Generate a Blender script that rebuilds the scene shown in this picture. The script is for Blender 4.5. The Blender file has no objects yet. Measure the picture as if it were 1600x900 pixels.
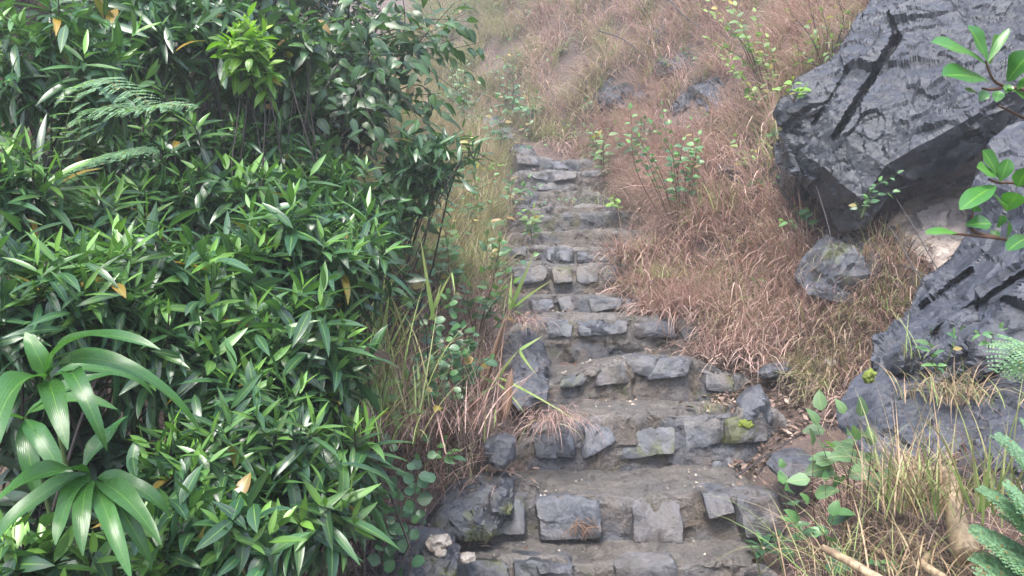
# A wet stone stairway climbing a misty hillside between a glossy thicket and dark slate boulders.
import bpy, math
import numpy as np

RS = np.random.default_rng(11)
scene = bpy.context.scene
COL = scene.collection
CZ = 1.60            # camera height above the ground under it
F = 1232.0           # focal length in photograph pixels (1600 wide)

def W(px, py, d):
    """a point d metres ahead, as it was measured in the photograph"""
    return np.array([(px - 800.0) / F * d, d, (450.0 - py) / F * d + CZ])

def nrm(v):
    v = np.asarray(v, float)
    return v / np.maximum(np.linalg.norm(v, axis=-1, keepdims=True), 1e-9)

# ------------------------------------------------------------------ noise
def _h(ix, iy, iz, seed):
    with np.errstate(over='ignore'):
        h = (ix.astype(np.int64).astype(np.uint32) * np.uint32(374761393)
             + iy.astype(np.int64).astype(np.uint32) * np.uint32(668265263)
             + iz.astype(np.int64).astype(np.uint32) * np.uint32(2147483647 - 1013)
             + np.uint32((seed * 974634777 + 12345) & 0xFFFFFFFF))
        h = (h ^ (h >> np.uint32(13))) * np.uint32(1274126177)
        h = (h ^ (h >> np.uint32(16))) * np.uint32(2246822519)
        h = h ^ (h >> np.uint32(15))
    return h
def _r(h): return h.astype(np.float64) / 4294967295.0

def vnoise(p, seed=0):
    i = np.floor(p); f = p - i; f = f * f * f * (f * (f * 6 - 15) + 10)
    ix, iy, iz = i[:, 0], i[:, 1], i[:, 2]
    out = 0
    for a in (0, 1):
        for b in (0, 1):
            for c in (0, 1):
                w = (f[:, 0] if a else 1 - f[:, 0]) * (f[:, 1] if b else 1 - f[:, 1]) * (f[:, 2] if c else 1 - f[:, 2])
                out = out + w * _r(_h(ix + a, iy + b, iz + c, seed))
    return out * 2 - 1

def fbm(p, octv=4, seed=0, gain=.5):
    s, a, t = 0, 1.0, 0
    for o in range(octv):
        s = s + a * vnoise(p * (2.03 ** o) + o * 17.3, seed + o); t += a; a *= gain
    return s / t

def voro(p, seed=0):
    """nearest jittered cell point, its hash, F1 and F2"""
    i = np.floor(p); n = len(p)
    f1 = np.full(n, 9.0); f2 = np.full(n, 9.0); cp = np.zeros((n, 3)); ch = np.zeros(n, np.uint32)
    for a in (-1, 0, 1):
        for b in (-1, 0, 1):
            for c in (-1, 0, 1):
                q = i + np.array([a, b, c])
                h = _h(q[:, 0], q[:, 1], q[:, 2], seed)
                with np.errstate(over='ignore'):
                    h2 = h * np.uint32(2654435761); h3 = h2 * np.uint32(2246822519) + np.uint32(77)
                    h2 ^= h2 >> np.uint32(15); h3 ^= h3 >> np.uint32(14)
                c_ = q + np.stack([_r(h), _r(h2), _r(h3)], 1) * .9 + .05
                d = np.linalg.norm(p - c_, axis=1)
                m = d < f1
                f2 = np.where(m, f1, np.minimum(f2, d)); f1 = np.where(m, d, f1)
                cp[m] = c_[m]; ch = np.where(m, h, ch)
    return cp, ch, f1, f2

def facet(p, scale, amp, seed, A=None, step=.5, warp=.07):
    """broken stone: every cell is a plane of its own tilt and height"""
    q = p if A is None else p @ A
    q = q * scale
    q = q + warp * np.stack([vnoise(q * 1.3, seed + 5), vnoise(q * 1.3, seed + 6), vnoise(q * 1.3, seed + 7)], 1)
    c, h, f1, f2 = voro(q, seed)
    with np.errstate(over='ignore'):
        r1 = _r(h); r2 = _r(h * np.uint32(2654435761) ^ np.uint32(99)); r3 = _r(h * np.uint32(40503) + np.uint32(7))
    n = nrm(np.stack([r1, r2, r3], 1) * 2 - 1)
    return amp * (np.sum((q - c) * n, 1) + step * (r2 - .5))

# ------------------------------------------------------------------ meshes
def make(name, v, faces, mat=None, parent=None, tint=None, uv=None, smooth=True, sharp=None, kind=None, label=None, cat=None, group=None, origin=None):
    """one mesh object from arrays; faces: list of (M,4) or (M,3) index arrays"""
    v = np.asarray(v, np.float64)
    if origin is not None: v = v - np.asarray(origin)
    me = bpy.data.meshes.new(name)
    fs = [np.asarray(f, np.int32) for f in (faces if isinstance(faces, list) else [faces]) if len(f)]
    me.vertices.add(len(v)); me.vertices.foreach_set('co', v.astype(np.float32).ravel())
    loops = np.concatenate([f.ravel() for f in fs])
    cnt = np.concatenate([np.full(len(f), f.shape[1], np.int32) for f in fs])
    me.loops.add(len(loops)); me.loops.foreach_set('vertex_index', loops)
    me.polygons.add(len(cnt))
    st = np.zeros(len(cnt), np.int32); st[1:] = np.cumsum(cnt)[:-1]
    me.polygons.foreach_set('loop_start', st); me.polygons.foreach_set('loop_total', cnt)
    me.polygons.foreach_set('use_smooth', np.full(len(cnt), bool(smooth)))
    if tint is not None:
        a = me.color_attributes.new('tint', 'FLOAT_COLOR', 'POINT')
        c = np.ones((len(v), 4), np.float32); c[:, :tint.shape[1]] = tint
        a.data.foreach_set('color', c.ravel())
    if uv is not None:
        u = me.uv_layers.new(name='UVMap'); u.data.foreach_set('uv', uv[loops].astype(np.float32).ravel())
    me.update(calc_edges=True); me.validate()
    if sharp: me.set_sharp_from_angle(angle=math.radians(sharp))
    o = bpy.data.objects.new(name, me); COL.objects.link(o)
    if origin is not None: o.location = origin
    if mat: me.materials.append(mat)
    if parent is not None:
        o.parent = parent
        o.matrix_parent_inverse.identity()
        q_ = parent; off = np.zeros(3)
        while q_ is not None: off += np.asarray(q_.location); q_ = q_.parent
        o.location = np.asarray(o.location) - off
    return tag(o, kind, label, cat, group)

def tag(o, kind=None, label=None, cat=None, group=None):
    if kind: o['kind'] = kind
    if label: o['label'] = label
    if cat: o['category'] = cat
    if group: o['group'] = group
    return o

def empty(name, loc, label, cat, group=None):
    o = bpy.data.objects.new(name, None); o.empty_display_size = .05; COL.objects.link(o)
    o.location = loc
    return tag(o, None, label, cat, group)

def vnormals(v, q):
    n = np.zeros_like(v)
    fn = np.cross(v[q[:, 2]] - v[q[:, 0]], v[q[:, 3]] - v[q[:, 1]])
    for k in range(4): np.add.at(n, q[:, k], fn)
    return nrm(n)

def gridq(nu, nv, wrap=False):
    """quads of a (nu rows, nv columns) grid; wrap closes the columns"""
    i, j = np.meshgrid(np.arange(nu - 1), np.arange(nv if wrap else nv - 1), indexing='ij')
    i, j = i.ravel(), j.ravel(); k = (j + 1) % nv
    return np.stack([i * nv + j, i * nv + k, (i + 1) * nv + k, (i + 1) * nv + j], 1)

class Bag:
    """gathers pieces into one mesh"""
    def __init__(s): s.v, s.q, s.t, s.u, s.n = [], [], [], [], 0
    def add(s, v, q, t=None, u=None):
        s.v.append(v); s.q.append(q + s.n); s.n += len(v)
        s.t.append(np.zeros((len(v), 3)) if t is None else t)
        s.u.append(np.zeros((len(v), 2)) if u is None else u)
        return s
    def build(s, name, mat, parent=None, **k):
        return make(name, np.concatenate(s.v), np.concatenate(s.q), mat, parent, np.concatenate(s.t), np.concatenate(s.u), **k)

# leaf outlines: half-width along the leaf, 0 at stalk .. 1 at tip
SHAPES = {
    'lance': lambda t: np.clip(np.sin(np.pi * t ** .82) ** .95, 0.02, 1),
    'ovate': lambda t: np.clip(np.sin(np.pi * t ** .62) ** .8, 0.03, 1),
    'obov':  lambda t: np.clip(np.sin(np.pi * t ** 1.25) ** .62 * (.75 + .25 * t), 0.03, 1),
    'round': lambda t: np.clip(np.sin(np.pi * t) ** .5, 0.05, 1),
    'blade': lambda t: np.clip((1 - t ** 1.6) * (.55 + .45 * np.minimum(1, t * 5)), 0.03, 1),
    'bamboo': lambda t: np.clip(np.minimum(1, (t * 3.6) ** .75) * (1 - t ** 3.2) ** .85, 0.03, 1),
}
def leaves(bag, P, D, N, L, Wd, bend, tint, shape='lance', seg=5, cols=3, fold=.25, wave=0.0):
    """a bag of leaves: P stalk end, D direction, N upper side, L length, Wd full width, bend droop in radians"""
    P = np.asarray(P, float); n = len(P)
    if n == 0: return
    D = nrm(np.broadcast_to(np.asarray(D, float), (n, 3))); N = np.broadcast_to(np.asarray(N, float), (n, 3))
    N = nrm(N - D * np.sum(D * N, 1, keepdims=True)); S = np.cross(D, N)
    L = np.broadcast_to(np.asarray(L, float), (n,)); Wd = np.broadcast_to(np.asarray(Wd, float), (n,)); bend = np.broadcast_to(np.asarray(bend, float), (n,))
    tint = np.broadcast_to(np.asarray(tint, float), (n, 3))
    t = np.linspace(0, 1, seg + 1); w = SHAPES[shape](t)
    V = np.zeros((n, seg + 1, cols, 3)); p = P.copy()
    ph = RS.random(n) * 6.28
    for i in range(seg + 1):
        th = bend * t[i]
        nl = np.cos(th)[:, None] * N + np.sin(th)[:, None] * D
        if i:
            tm = bend * (t[i] + t[i - 1]) * .5
            p = p + (L / seg)[:, None] * (np.cos(tm)[:, None] * D - np.sin(tm)[:, None] * N)
        hw = (Wd * .5 * w[i])[:, None]
        if cols == 3:
            up = fold + (wave * np.sin(ph + t[i] * 9) if wave else 0)
            dn = fold + (wave * np.sin(ph * 1.7 + t[i] * 8) if wave else 0)
            V[:, i, 0] = p - S * hw + nl * hw * (up if np.isscalar(up) else up[:, None])
            V[:, i, 1] = p
            V[:, i, 2] = p + S * hw + nl * hw * (dn if np.isscalar(dn) else dn[:, None])
        else:
            V[:, i, 0] = p - S * hw; V[:, i, 1] = p + S * hw
    k = (seg + 1) * cols
    q0 = gridq(seg + 1, cols)
    q = (q0[None] + (np.arange(n) * k)[:, None, None]).reshape(-1, 4)
    uu, vv = np.meshgrid(t, np.linspace(0, 1, cols), indexing='ij')
    uv = np.tile(np.stack([vv.ravel(), uu.ravel()], 1), (n, 1))
    bag.add(V.reshape(-1, 3), q, np.repeat(tint, k, 0), uv)

def tubes(bag, P, R, sides=5, tint=(.5, 0, 0)):
    """P (n,k,3) centre lines, R (n,k) radii"""
    P = np.asarray(P, float); n, k, _ = P.shape
    R = np.broadcast_to(np.asarray(R, float), (n, k))
    T = nrm(np.gradient(P, axis=1))
    ref = np.where(np.abs(T[..., 2:3]) > .9, np.array([1., 0, 0]), np.array([0, 0, 1.]))
    A = nrm(np.cross(T, ref)); B = np.cross(T, A)
    a = np.linspace(0, 2 * np.pi, sides, endpoint=False)
    V = P[:, :, None, :] + R[..., None, None] * (np.cos(a)[:, None] * A[:, :, None, :] + np.sin(a)[:, None] * B[:, :, None, :])
    q0 = gridq(k, sides, True)
    q = (q0[None] + (np.arange(n) * k * sides)[:, None, None]).reshape(-1, 4)
    nv = n * k * sides
    uv = np.zeros((nv, 2)); uv[:, 1] = np.tile(np.repeat(np.linspace(0, 1, k), sides), n)
    bag.add(V.reshape(-1, 3), q, np.tile(np.asarray(tint, float), (nv, 1)), uv)

def curve(pts, n=12):
    """smooth line through points (Catmull-Rom)"""
    p = np.asarray(pts, float)
    if len(p) == 2: return p[0] + (p[1] - p[0]) * np.linspace(0, 1, n)[:, None]
    e = np.vstack([2 * p[0] - p[1], p, 2 * p[-1] - p[-2]])
    s = np.linspace(0, len(p) - 1 - 1e-6, n); i = s.astype(int); f = (s - i)[:, None]
    a, b, c, d = e[i], e[i + 1], e[i + 2], e[i + 3]
    return .5 * (2 * b + (c - a) * f + (2 * a - 5 * b + 4 * c - d) * f ** 2 + (3 * b - a - 3 * c + d) * f ** 3)

# ------------------------------------------------------------------ materials
class NT:
    def __init__(s, name):
        s.m = bpy.data.materials.new(name); s.m.use_nodes = True
        s.t = s.m.node_tree; s.t.nodes.clear(); s.out = s.n('ShaderNodeOutputMaterial')
    def n(s, typ, ins=None, **k):
        x = s.t.nodes.new(typ)
        for a, b in k.items(): setattr(x, a, b)
        for a, b in (ins or {}).items():
            if hasattr(b, 'is_output'): s.t.links.new(b, x.inputs[a])
            else: x.inputs[a].default_value = b
        return x
    def noise(s, scale, detail=6, rough=.6, vec=None, dist=0):
        i = {'Scale': scale, 'Detail': detail, 'Roughness': rough, 'Distortion': dist}
        i['Vector'] = vec if vec is not None else s.pos()
        return s.n('ShaderNodeTexNoise', i).outputs['Fac']
    def pos(s):
        if not hasattr(s, '_p'): s._p = s.n('ShaderNodeTexCoord').outputs['Object']
        return s._p
    def ramp(s, fac, stops):
        r = s.n('ShaderNodeValToRGB', {'Fac': fac}); e = r.color_ramp.elements
        while len(e) < len(stops): e.new(.5)
        for i, (p, c) in enumerate(stops):
            e[i].position = p; e[i].color = (*c, 1) if not np.isscalar(c) else (c, c, c, 1)
        return r.outputs['Color']
    def mix(s, f, a, b, mode='MIX'):
        x = s.n('ShaderNodeMix', data_type='RGBA', blend_type=mode)
        for sock, val in ((x.inputs[0], f), (x.inputs[6], a), (x.inputs[7], b)):
            if hasattr(val, 'is_output'): s.t.links.new(val, sock)
            elif sock.type == 'RGBA': sock.default_value = (*val, 1)
            else: sock.default_value = val
        return x.outputs[2]
    def math(s, op, a, b=0.0, clamp=False):
        x = s.n('ShaderNodeMath', operation=op, use_clamp=clamp)
        for i, val in enumerate((a, b)):
            if hasattr(val, 'is_output'): s.t.links.new(val, x.inputs[i])
            else: x.inputs[i].default_value = val
        return x.outputs[0]
    def bump(s, h, strength=.4, dist=.01):
        return s.n('ShaderNodeBump', {'Height': h, 'Strength': strength, 'Distance': dist}).outputs['Normal']
    def chips(s, layers, base=None):
        """broken faces: each cell of a distorted lattice tilts the surface its own way"""
        g = s.n('ShaderNodeNewGeometry').outputs['Normal']; acc = g; cols = []
        warp = s.n('ShaderNodeTexNoise', {'Vector': s.pos(), 'Scale': 5.0, 'Detail': 4}).outputs['Color']
        for scale, k, mp in layers:
            v = s.n('ShaderNodeMapping', {0: s.pos(), 2: (.3, .55, .2), 3: mp}).outputs[0]
            v = s.n('ShaderNodeVectorMath', {0: v, 1: s.n('ShaderNodeVectorMath', {0: warp, 'Scale': .22}, operation='SCALE').outputs[0]}, operation='ADD').outputs[0]
            c = s.n('ShaderNodeTexVoronoi', {'Vector': v, 'Scale': scale}).outputs['Color']; cols.append(c)
            c = s.n('ShaderNodeVectorMath', {0: c, 1: (.5, .5, .5)}, operation='SUBTRACT').outputs[0]
            c = s.n('ShaderNodeVectorMath', {0: c, 'Scale': k}, operation='SCALE').outputs[0]
            acc = s.n('ShaderNodeVectorMath', {0: acc, 1: c}, operation='ADD').outputs[0]
        return s.n('ShaderNodeVectorMath', {0: acc}, operation='NORMALIZE').outputs[0], cols
    def principled(s, **k):
        return s.n('ShaderNodeBsdfPrincipled', {a.replace('_', ' '): b for a, b in k.items()}).outputs[0]
    def done(s, surf):
        s.t.links.new(surf, s.out.inputs['Surface']); return s.m

def leaf_mat(name, old, young, dead, rough=.33, trans=.3, rib=.35, tl=(1.3, 1.5, .5), spec=.5, veins=0, back=1.25, ribw=.045, tip=0):
    m = NT(name)
    at = m.n('ShaderNodeAttribute', attribute_name='tint').outputs['Color']
    sp = m.n('ShaderNodeSeparateColor', {'Color': at}).outputs
    c = m.mix(sp[1], old, young)
    c = m.mix(sp[2], c, dead)
    br = m.math('ADD', m.math('MULTIPLY', sp[0], .9), .55)
    c = m.mix(1.0, c, m.n('ShaderNodeCombineColor', {0: br, 1: br, 2: br}).outputs[0], 'MULTIPLY')
    uv = m.n('ShaderNodeSeparateXYZ', {0: m.n('ShaderNodeUVMap').outputs[0]}).outputs
    across = m.math('ABSOLUTE', m.math('SUBTRACT', uv[0], .5))
    ribf = m.math('MULTIPLY', m.math('LESS_THAN', across, ribw), rib)
    c = m.mix(ribf, c, (young[0] * 1.5 + .03, young[1] * 1.25 + .03, young[2] * 1.2 + .01))
    geo = m.n('ShaderNodeNewGeometry').outputs['Backfacing']
    c = m.mix(geo, c, m.mix(.5, c, (old[0] * back + .02, old[1] * back + .02, old[2] * back + .01)))
    if tip:
        tf = m.math('MULTIPLY', m.math('GREATER_THAN', m.math('ADD', uv[1], m.math('MULTIPLY', m.noise(7, 3, .6), .5)), 1.26 - tip), .8)
        c = m.mix(tf, c, dead)
    blotch = m.noise(55, 3, .6)
    c = m.mix(m.math('MULTIPLY', m.ramp(blotch, [(.35, 0), (.7, 1)]), .35), c, m.mix(1.0, c, (.6, .68, .6), 'MULTIPLY'))
    k = dict(Base_Color=c, Roughness=m.math('ADD', m.math('MULTIPLY', blotch, .22), rough - .1), Specular_IOR_Level=spec)
    if veins:
        w = m.math('SINE', m.math('MULTIPLY', uv[0], veins))
        k['Normal'] = m.bump(w, .12, .002)
    b = m.principled(**k)
    if trans:
        t = m.n('ShaderNodeBsdfTranslucent', {'Color': m.mix(1.0, c, tl, 'MULTIPLY')}).outputs[0]
        b = m.n('ShaderNodeMixShader', {0: trans, 1: b, 2: t}).outputs[0]
    return m.done(b)

def grass_mat(name, dry, dry2, green, rough=.55, trans=.25):
    m = NT(name)
    at = m.n('ShaderNodeAttribute', attribute_name='tint').outputs['Color']
    sp = m.n('ShaderNodeSeparateColor', {'Color': at}).outputs
    c = m.mix(sp[0], dry, dry2)
    uv = m.n('ShaderNodeSeparateXYZ', {0: m.n('ShaderNodeUVMap').outputs[0]}).outputs
    c = m.mix(sp[1], c, m.mix(m.math('MULTIPLY', uv[1], .35), green, dry2))
    c = m.mix(m.math('MULTIPLY', sp[2], .8), c, (.03, .018, .014))
    b = m.principled(Base_Color=c, Roughness=rough, Specular_IOR_Level=.4)
    t = m.n('ShaderNodeBsdfTranslucent', {'Color': c}).outputs[0]
    return m.done(m.n('ShaderNodeMixShader', {0: trans, 1: b, 2: t}).outputs[0])

def rock_mat(name, c1, c2, stain, stain_amt=.35, moss=0.0, rough=.42, scale=1.0, vein=.3, quartz=None, chip=.42):
    m = NT(name)
    big = m.noise(2.2 * scale, 5, .6, dist=.6); mid = m.noise(9 * scale, 7, .68, dist=.8); fine = m.noise(60 * scale, 6, .7)
    c = m.mix(m.ramp(mid, [(.32, 0), (.68, 1)]), c1, c2)
    c = m.mix(m.math('MULTIPLY', m.ramp(big, [(.46, 0), (.66, 1)]), stain_amt), c, stain)
    st = m.n('ShaderNodeMapping', {0: m.pos(), 2: (.5, .7, .4), 3: (3, 14, 3)}).outputs[0]
    streak = m.noise(2.5 * scale, 6, .6, vec=st, dist=.5)
    c = m.mix(m.math('MULTIPLY', m.ramp(streak, [(.6, 0), (.78, 1)]), vein), c, tuple(min(1, x * 2.1 + .02) for x in c2))
    c = m.mix(m.math('MULTIPLY', m.ramp(fine, [(.3, 1), (.48, 0)]), .5), c, tuple(x * .4 for x in c1))
    speck = m.n('ShaderNodeTexVoronoi', {'Vector': m.pos(), 'Scale': 38 * scale}).outputs['Distance']
    c = m.mix(m.math('MULTIPLY', m.ramp(speck, [(.03, 1), (.10, 0)]), m.math('MULTIPLY', m.ramp(big, [(.5, 0), (.7, 1)]), .5)), c, (.5, .49, .47))
    if quartz:
        qn = m.noise(quartz[0], 5, .65, dist=.7)
        c = m.mix(m.ramp(qn, [(quartz[1], 0), (quartz[1] + .26, 1)]), c, m.mix(m.ramp(mid, [(.35, 0), (.7, 1)]), quartz[2], quartz[3]))
    if moss:
        mn = m.noise(5, 5, .7, dist=.4)
        mf = m.math('MULTIPLY', m.ramp(mn, [(.52, 0), (.62, 1)]), moss)
        c = m.mix(mf, c, m.mix(fine, (.028, .036, .009), (.085, .095, .02)))
    rg = m.math('ADD', m.math('MULTIPLY', fine, .35), rough - .16)
    h = m.math('ADD', m.math('MULTIPLY', fine, .5), mid)
    cn, cols = m.chips([(3.2 * scale, chip, (1, 1, 1.9)), (9 * scale, chip, (1, 1, 1.6)), (26 * scale, chip * .8, (1, 1, 1.3))])
    lum = m.math('ADD', m.math('MULTIPLY', m.n('ShaderNodeSeparateColor', {'Color': cols[1]}).outputs[0], .3), .85)
    c = m.mix(1.0, c, m.n('ShaderNodeCombineColor', {0: lum, 1: lum, 2: lum}).outputs[0], 'MULTIPLY')
    bn = m.n('ShaderNodeBump', {'Height': h, 'Strength': .6, 'Distance': .02, 'Normal': cn}).outputs['Normal']
    return m.done(m.principled(Base_Color=c, Roughness=rg, Specular_IOR_Level=.5, Normal=bn))

M = {}
M['shiny']  = leaf_mat('glossy_leaf', (.027, .082, .040), (.15, .31, .05), (.33, .20, .03), rough=.31, trans=.25, rib=.4, spec=.6)
M['ovate']  = leaf_mat('thin_leaf', (.033, .083, .038), (.13, .25, .055), (.30, .17, .06), rough=.36, trans=.3, rib=.25)
M['lime']   = leaf_mat('lime_leaf', (.10, .22, .035), (.26, .42, .05), (.40, .33, .05), rough=.42, trans=.4)
M['dark']   = leaf_mat('shade_darkened_leaf', (.020, .050, .024), (.045, .10, .03), (.10, .06, .03), rough=.4, trans=.15, rib=.1)  # darker leaf green: shade inside the thicket is put into the colour
M['round']  = leaf_mat('bluish_round_leaf', (.045, .125, .065), (.13, .27, .07), (.30, .20, .06), rough=.36, trans=.25, rib=.15)
M['pale']   = leaf_mat('pale_soft_leaf', (.10, .19, .085), (.26, .36, .10), (.42, .30, .08), rough=.5, trans=.35, rib=.2)
M['fern']   = leaf_mat('fern_leaf', (.125, .24, .145), (.21, .33, .16), (.28, .17, .05), rough=.5, trans=.4, rib=.1)
M['bamboo'] = leaf_mat('broad_blade_leaf', (.028, .10, .028), (.10, .24, .04), (.36, .24, .08), rough=.27, trans=.3, rib=.6, veins=70, ribw=.016)
M['near']   = leaf_mat('thick_oval_leaf', (.042, .15, .036), (.10, .27, .04), (.3, .22, .05), rough=.3, trans=.32, rib=.5)
M['drygrass'] = grass_mat('dry_grass', (.24, .122, .096), (.64, .465, .395), (.22, .31, .065))
M['greengrass'] = grass_mat('green_grass', (.32, .21, .13), (.46, .36, .22), (.15, .30, .055))
M['bark'] = None
def bark(name, a, b):
    m = NT(name); f = m.noise(40, 4, .6)
    return m.done(m.principled(Base_Color=m.mix(f, a, b), Roughness=.6, Normal=m.bump(f, .4, .004)))
M['bark'] = bark('dark_stem', (.012, .009, .008), (.038, .028, .023))
M['greenstem'] = bark('green_stem', (.05, .09, .025), (.09, .13, .04))
M['redstem'] = bark('brown_stem', (.06, .028, .02), (.12, .07, .045))
M['twig'] = bark('dead_twig', (.014, .011, .012), (.05, .04, .04))
M['husk'] = leaf_mat('dry_husk', (.17, .095, .06), (.33, .23, .16), (.08, .042, .028), rough=.55, trans=.2, rib=.3, back=.9, veins=60)
M['litter'] = leaf_mat('fallen_leaf', (.10, .058, .046), (.29, .21, .165), (.045, .03, .026), rough=.6, trans=.1, rib=.2, back=.8)

SLATE1, SLATE2 = (.027, .030, .038), (.070, .076, .090)
M['slate'] = rock_mat('wet_slate', SLATE1, SLATE2, (.085, .068, .054), .5, vein=.25)
M['slate_moss'] = rock_mat('mossy_slate', SLATE1, SLATE2, (.10, .085, .06), .4, moss=.9)
M['set_slate'] = rock_mat('earth_stained_slate', (.040, .043, .052), (.098, .104, .120), (.135, .102, .072), .6, vein=.2, moss=.15)
M['set_slate_moss'] = rock_mat('mossy_earth_stained_slate', (.038, .040, .046), (.092, .096, .106), (.14, .108, .076), .7, vein=.2, moss=.8)
M['boulder'] = rock_mat('boulder_slate', (.012, .0135, .018), (.037, .041, .050), (.036, .034, .035), .35, scale=.8, vein=.16, rough=.46)
M['outcrop'] = rock_mat('outcrop_slate', (.019, .022, .029), (.050, .055, .070), (.045, .042, .042), .25, scale=.9, vein=.30, rough=.48)
M['quartz'] = rock_mat('quartz_streaked_rock', (.11, .105, .105), (.19, .17, .17), (.24, .17, .14), .6, quartz=(2.4, .36, (.40, .29, .225), (.66, .58, .50)))
def masonry():
    m = NT('step_masonry')
    at = m.n('ShaderNodeAttribute', attribute_name='tint').outputs; lip = at['Alpha']
    t = m.n('ShaderNodeSeparateColor', {'Color': at['Color']}).outputs
    big = m.noise(3.5, 5, .6, dist=.5); mid = m.noise(14, 7, .7, dist=.6); fine = m.noise(85, 5, .7)
    st = m.mix(t[2], (.032, .035, .044), (.098, .103, .118))
    st = m.mix(m.math('MULTIPLY', m.ramp(mid, [(.35, 0), (.7, 1)]), .6), st, (.125, .127, .138))
    st = m.mix(m.math('MULTIPLY', m.ramp(big, [(.46, 0), (.64, 1)]), .6), st, (.145, .108, .074))
    st = m.mix(m.math('MULTIPLY', m.ramp(t[2], [(.6, 0), (.72, 1)]), .6), st, m.mix(m.ramp(mid, [(.3, 0), (.7, 1)]), (.075, .062, .050), (.19, .155, .115)))
    earth = m.mix(m.ramp(mid, [(.3, 0), (.7, 1)]), (.062, .056, .050), (.165, .148, .128))
    earth = m.mix(m.math('MULTIPLY', m.ramp(big, [(.4, 0), (.65, 1)]), .6), earth, (.12, .115, .11))
    c = m.mix(t[1], m.mix(fine, (.055, .045, .036), (.165, .132, .098)), st)
    c = m.mix(t[0], earth, c)
    c = m.mix(m.math('MULTIPLY', lip, .6), c, (.27, .26, .25))
    mn = m.noise(4.5, 5, .72, dist=.4)
    c = m.mix(m.math('MULTIPLY', m.ramp(mn, [(.58, 0), (.66, 1)]), m.math('MULTIPLY', t[0], .7)), c, m.mix(fine, (.03, .038, .01), (.085, .095, .02)))
    c = m.mix(m.math('MULTIPLY', m.ramp(fine, [(.3, 1), (.46, 0)]), .6), c, (.025, .02, .017))
    c = m.mix(m.math('MULTIPLY', m.ramp(fine, [(.60, 0), (.70, 1)]), .55), c, (.32, .285, .24))
    cn, cols = m.chips([(8, .6, (1, 1, 1.6)), (24, .65, (1, 1, 1.3)), (70, .5, (1, 1, 1))])
    h = m.math('ADD', m.math('MULTIPLY', fine, .6), mid)
    bn = m.n('ShaderNodeBump', {'Height': h, 'Strength': 1.0, 'Distance': .022, 'Normal': cn}).outputs['Normal']
    return m.done(m.principled(Base_Color=c, Roughness=m.math('ADD', m.math('MULTIPLY', fine, .35), .36), Specular_IOR_Level=.45, Normal=bn))
M['riser'] = masonry()
M['pebble'] = rock_mat('pale_pebble', (.22, .19, .16), (.42, .38, .33), (.4, .28, .17), .5)
M['moss'] = rock_mat('moss_cushion', (.09, .12, .012), (.17, .21, .025), (.06, .07, .01), .5, rough=.9)
def soil():
    m = NT('leafy_soil')
    a = m.noise(3, 6, .65); b = m.noise(26, 6, .72); c = m.noise(110, 3, .7)
    col = m.mix(m.ramp(b, [(.3, 0), (.7, 1)]), (.045, .031, .025), (.17, .11, .085))
    col = m.mix(m.math('MULTIPLY', m.ramp(a, [(.45, 0), (.65, 1)]), .5), col, (.085, .075, .07))
    col = m.mix(m.math('MULTIPLY', m.ramp(c, [(.6, 0), (.72, 1)]), .55), col, (.24, .17, .125))
    return m.done(m.principled(Base_Color=col, Roughness=.75, Normal=m.bump(m.math('ADD', b, m.math('MULTIPLY', c, .4)), .9, .03)))
M['soil'] = soil()
def wood():
    m = NT('bare_wood')
    v = m.n('ShaderNodeMapping', {0: m.pos(), 3: (30, 30, 2.2)}).outputs[0]
    g = m.noise(3, 6, .65, vec=v, dist=.4)
    col = m.mix(m.ramp(g, [(.3, 0), (.7, 1)]), (.17, .12, .07), (.44, .34, .21))
    col = m.mix(m.math('MULTIPLY', m.ramp(m.noise(14, 4, .6), [(.5, 0), (.64, 1)]), .7), col, (.12, .075, .045))
    return m.done(m.principled(Base_Color=col, Roughness=.6, Normal=m.bump(g, .6, .006)))
M['wood'] = wood()
# ------------------------------------------------------------------ stairway measures: depth, front edge line (photo px), body width limits
STEPS = [
 (2.68, [(520, 884), (640, 876), (720, 880), (800, 877), (860, 874), (900, 886), (1000, 882), (1100, 880), (1260, 888)]),
 (2.90, [(600, 800), (700, 782), (750, 774), (830, 781), (940, 780), (985, 785), (1060, 782), (1090, 771), (1180, 768), (1250, 772)]),
 (3.35, [(800, 668), (905, 660), (960, 645), (1040, 648), (1100, 650), (1200, 640), (1260, 645)]),
 (3.75, [(800, 618), (870, 596), (900, 590), (930, 575), (990, 558), (1085, 558), (1110, 569), (1145, 586), (1210, 592)]),
 (4.15, [(770, 505), (845, 500), (870, 492), (950, 496), (1000, 497), (1050, 500), (1140, 505), (1190, 508)]),
 (4.60, [(770, 468), (830, 465), (870, 463), (930, 462), (970, 465), (1060, 468)]),
 (5.00, [(750, 411), (790, 411), (850, 411), (872, 417), (960, 413), (1050, 416)]),
 (5.50, [(750, 385), (790, 384), (860, 385), (930, 390), (1040, 388)]),
 (6.00, [(770, 364), (820, 363), (890, 359), (940, 362), (1030, 362)]),
 (6.50, [(790, 346), (820, 344), (870, 337), (920, 333), (1020, 331)]),
 (7.00, [(800, 329), (830, 327), (900, 321), (980, 318)]),
 (7.50, [(800, 301), (835, 300), (870, 298), (918, 300), (960, 300)]),
 (8.10, [(790, 268), (825, 268), (870, 266), (900, 269), (945, 263), (975, 262)]),
 (8.75, [(770, 240), (805, 238), (850, 246), (880, 253), (910, 248), (940, 250)]),
]
SD = np.array([s[0] for s in STEPS])
EDGE = [((np.array([p[0] for p in e]) - 800) / F * d, (450 - np.array([p[1] for p in e])) / F * d + CZ) for d, e in STEPS]
SZ = np.array([np.mean(z) for x, z in EDGE])
def edge_z(k, x): return np.interp(x, *EDGE[k])

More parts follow.
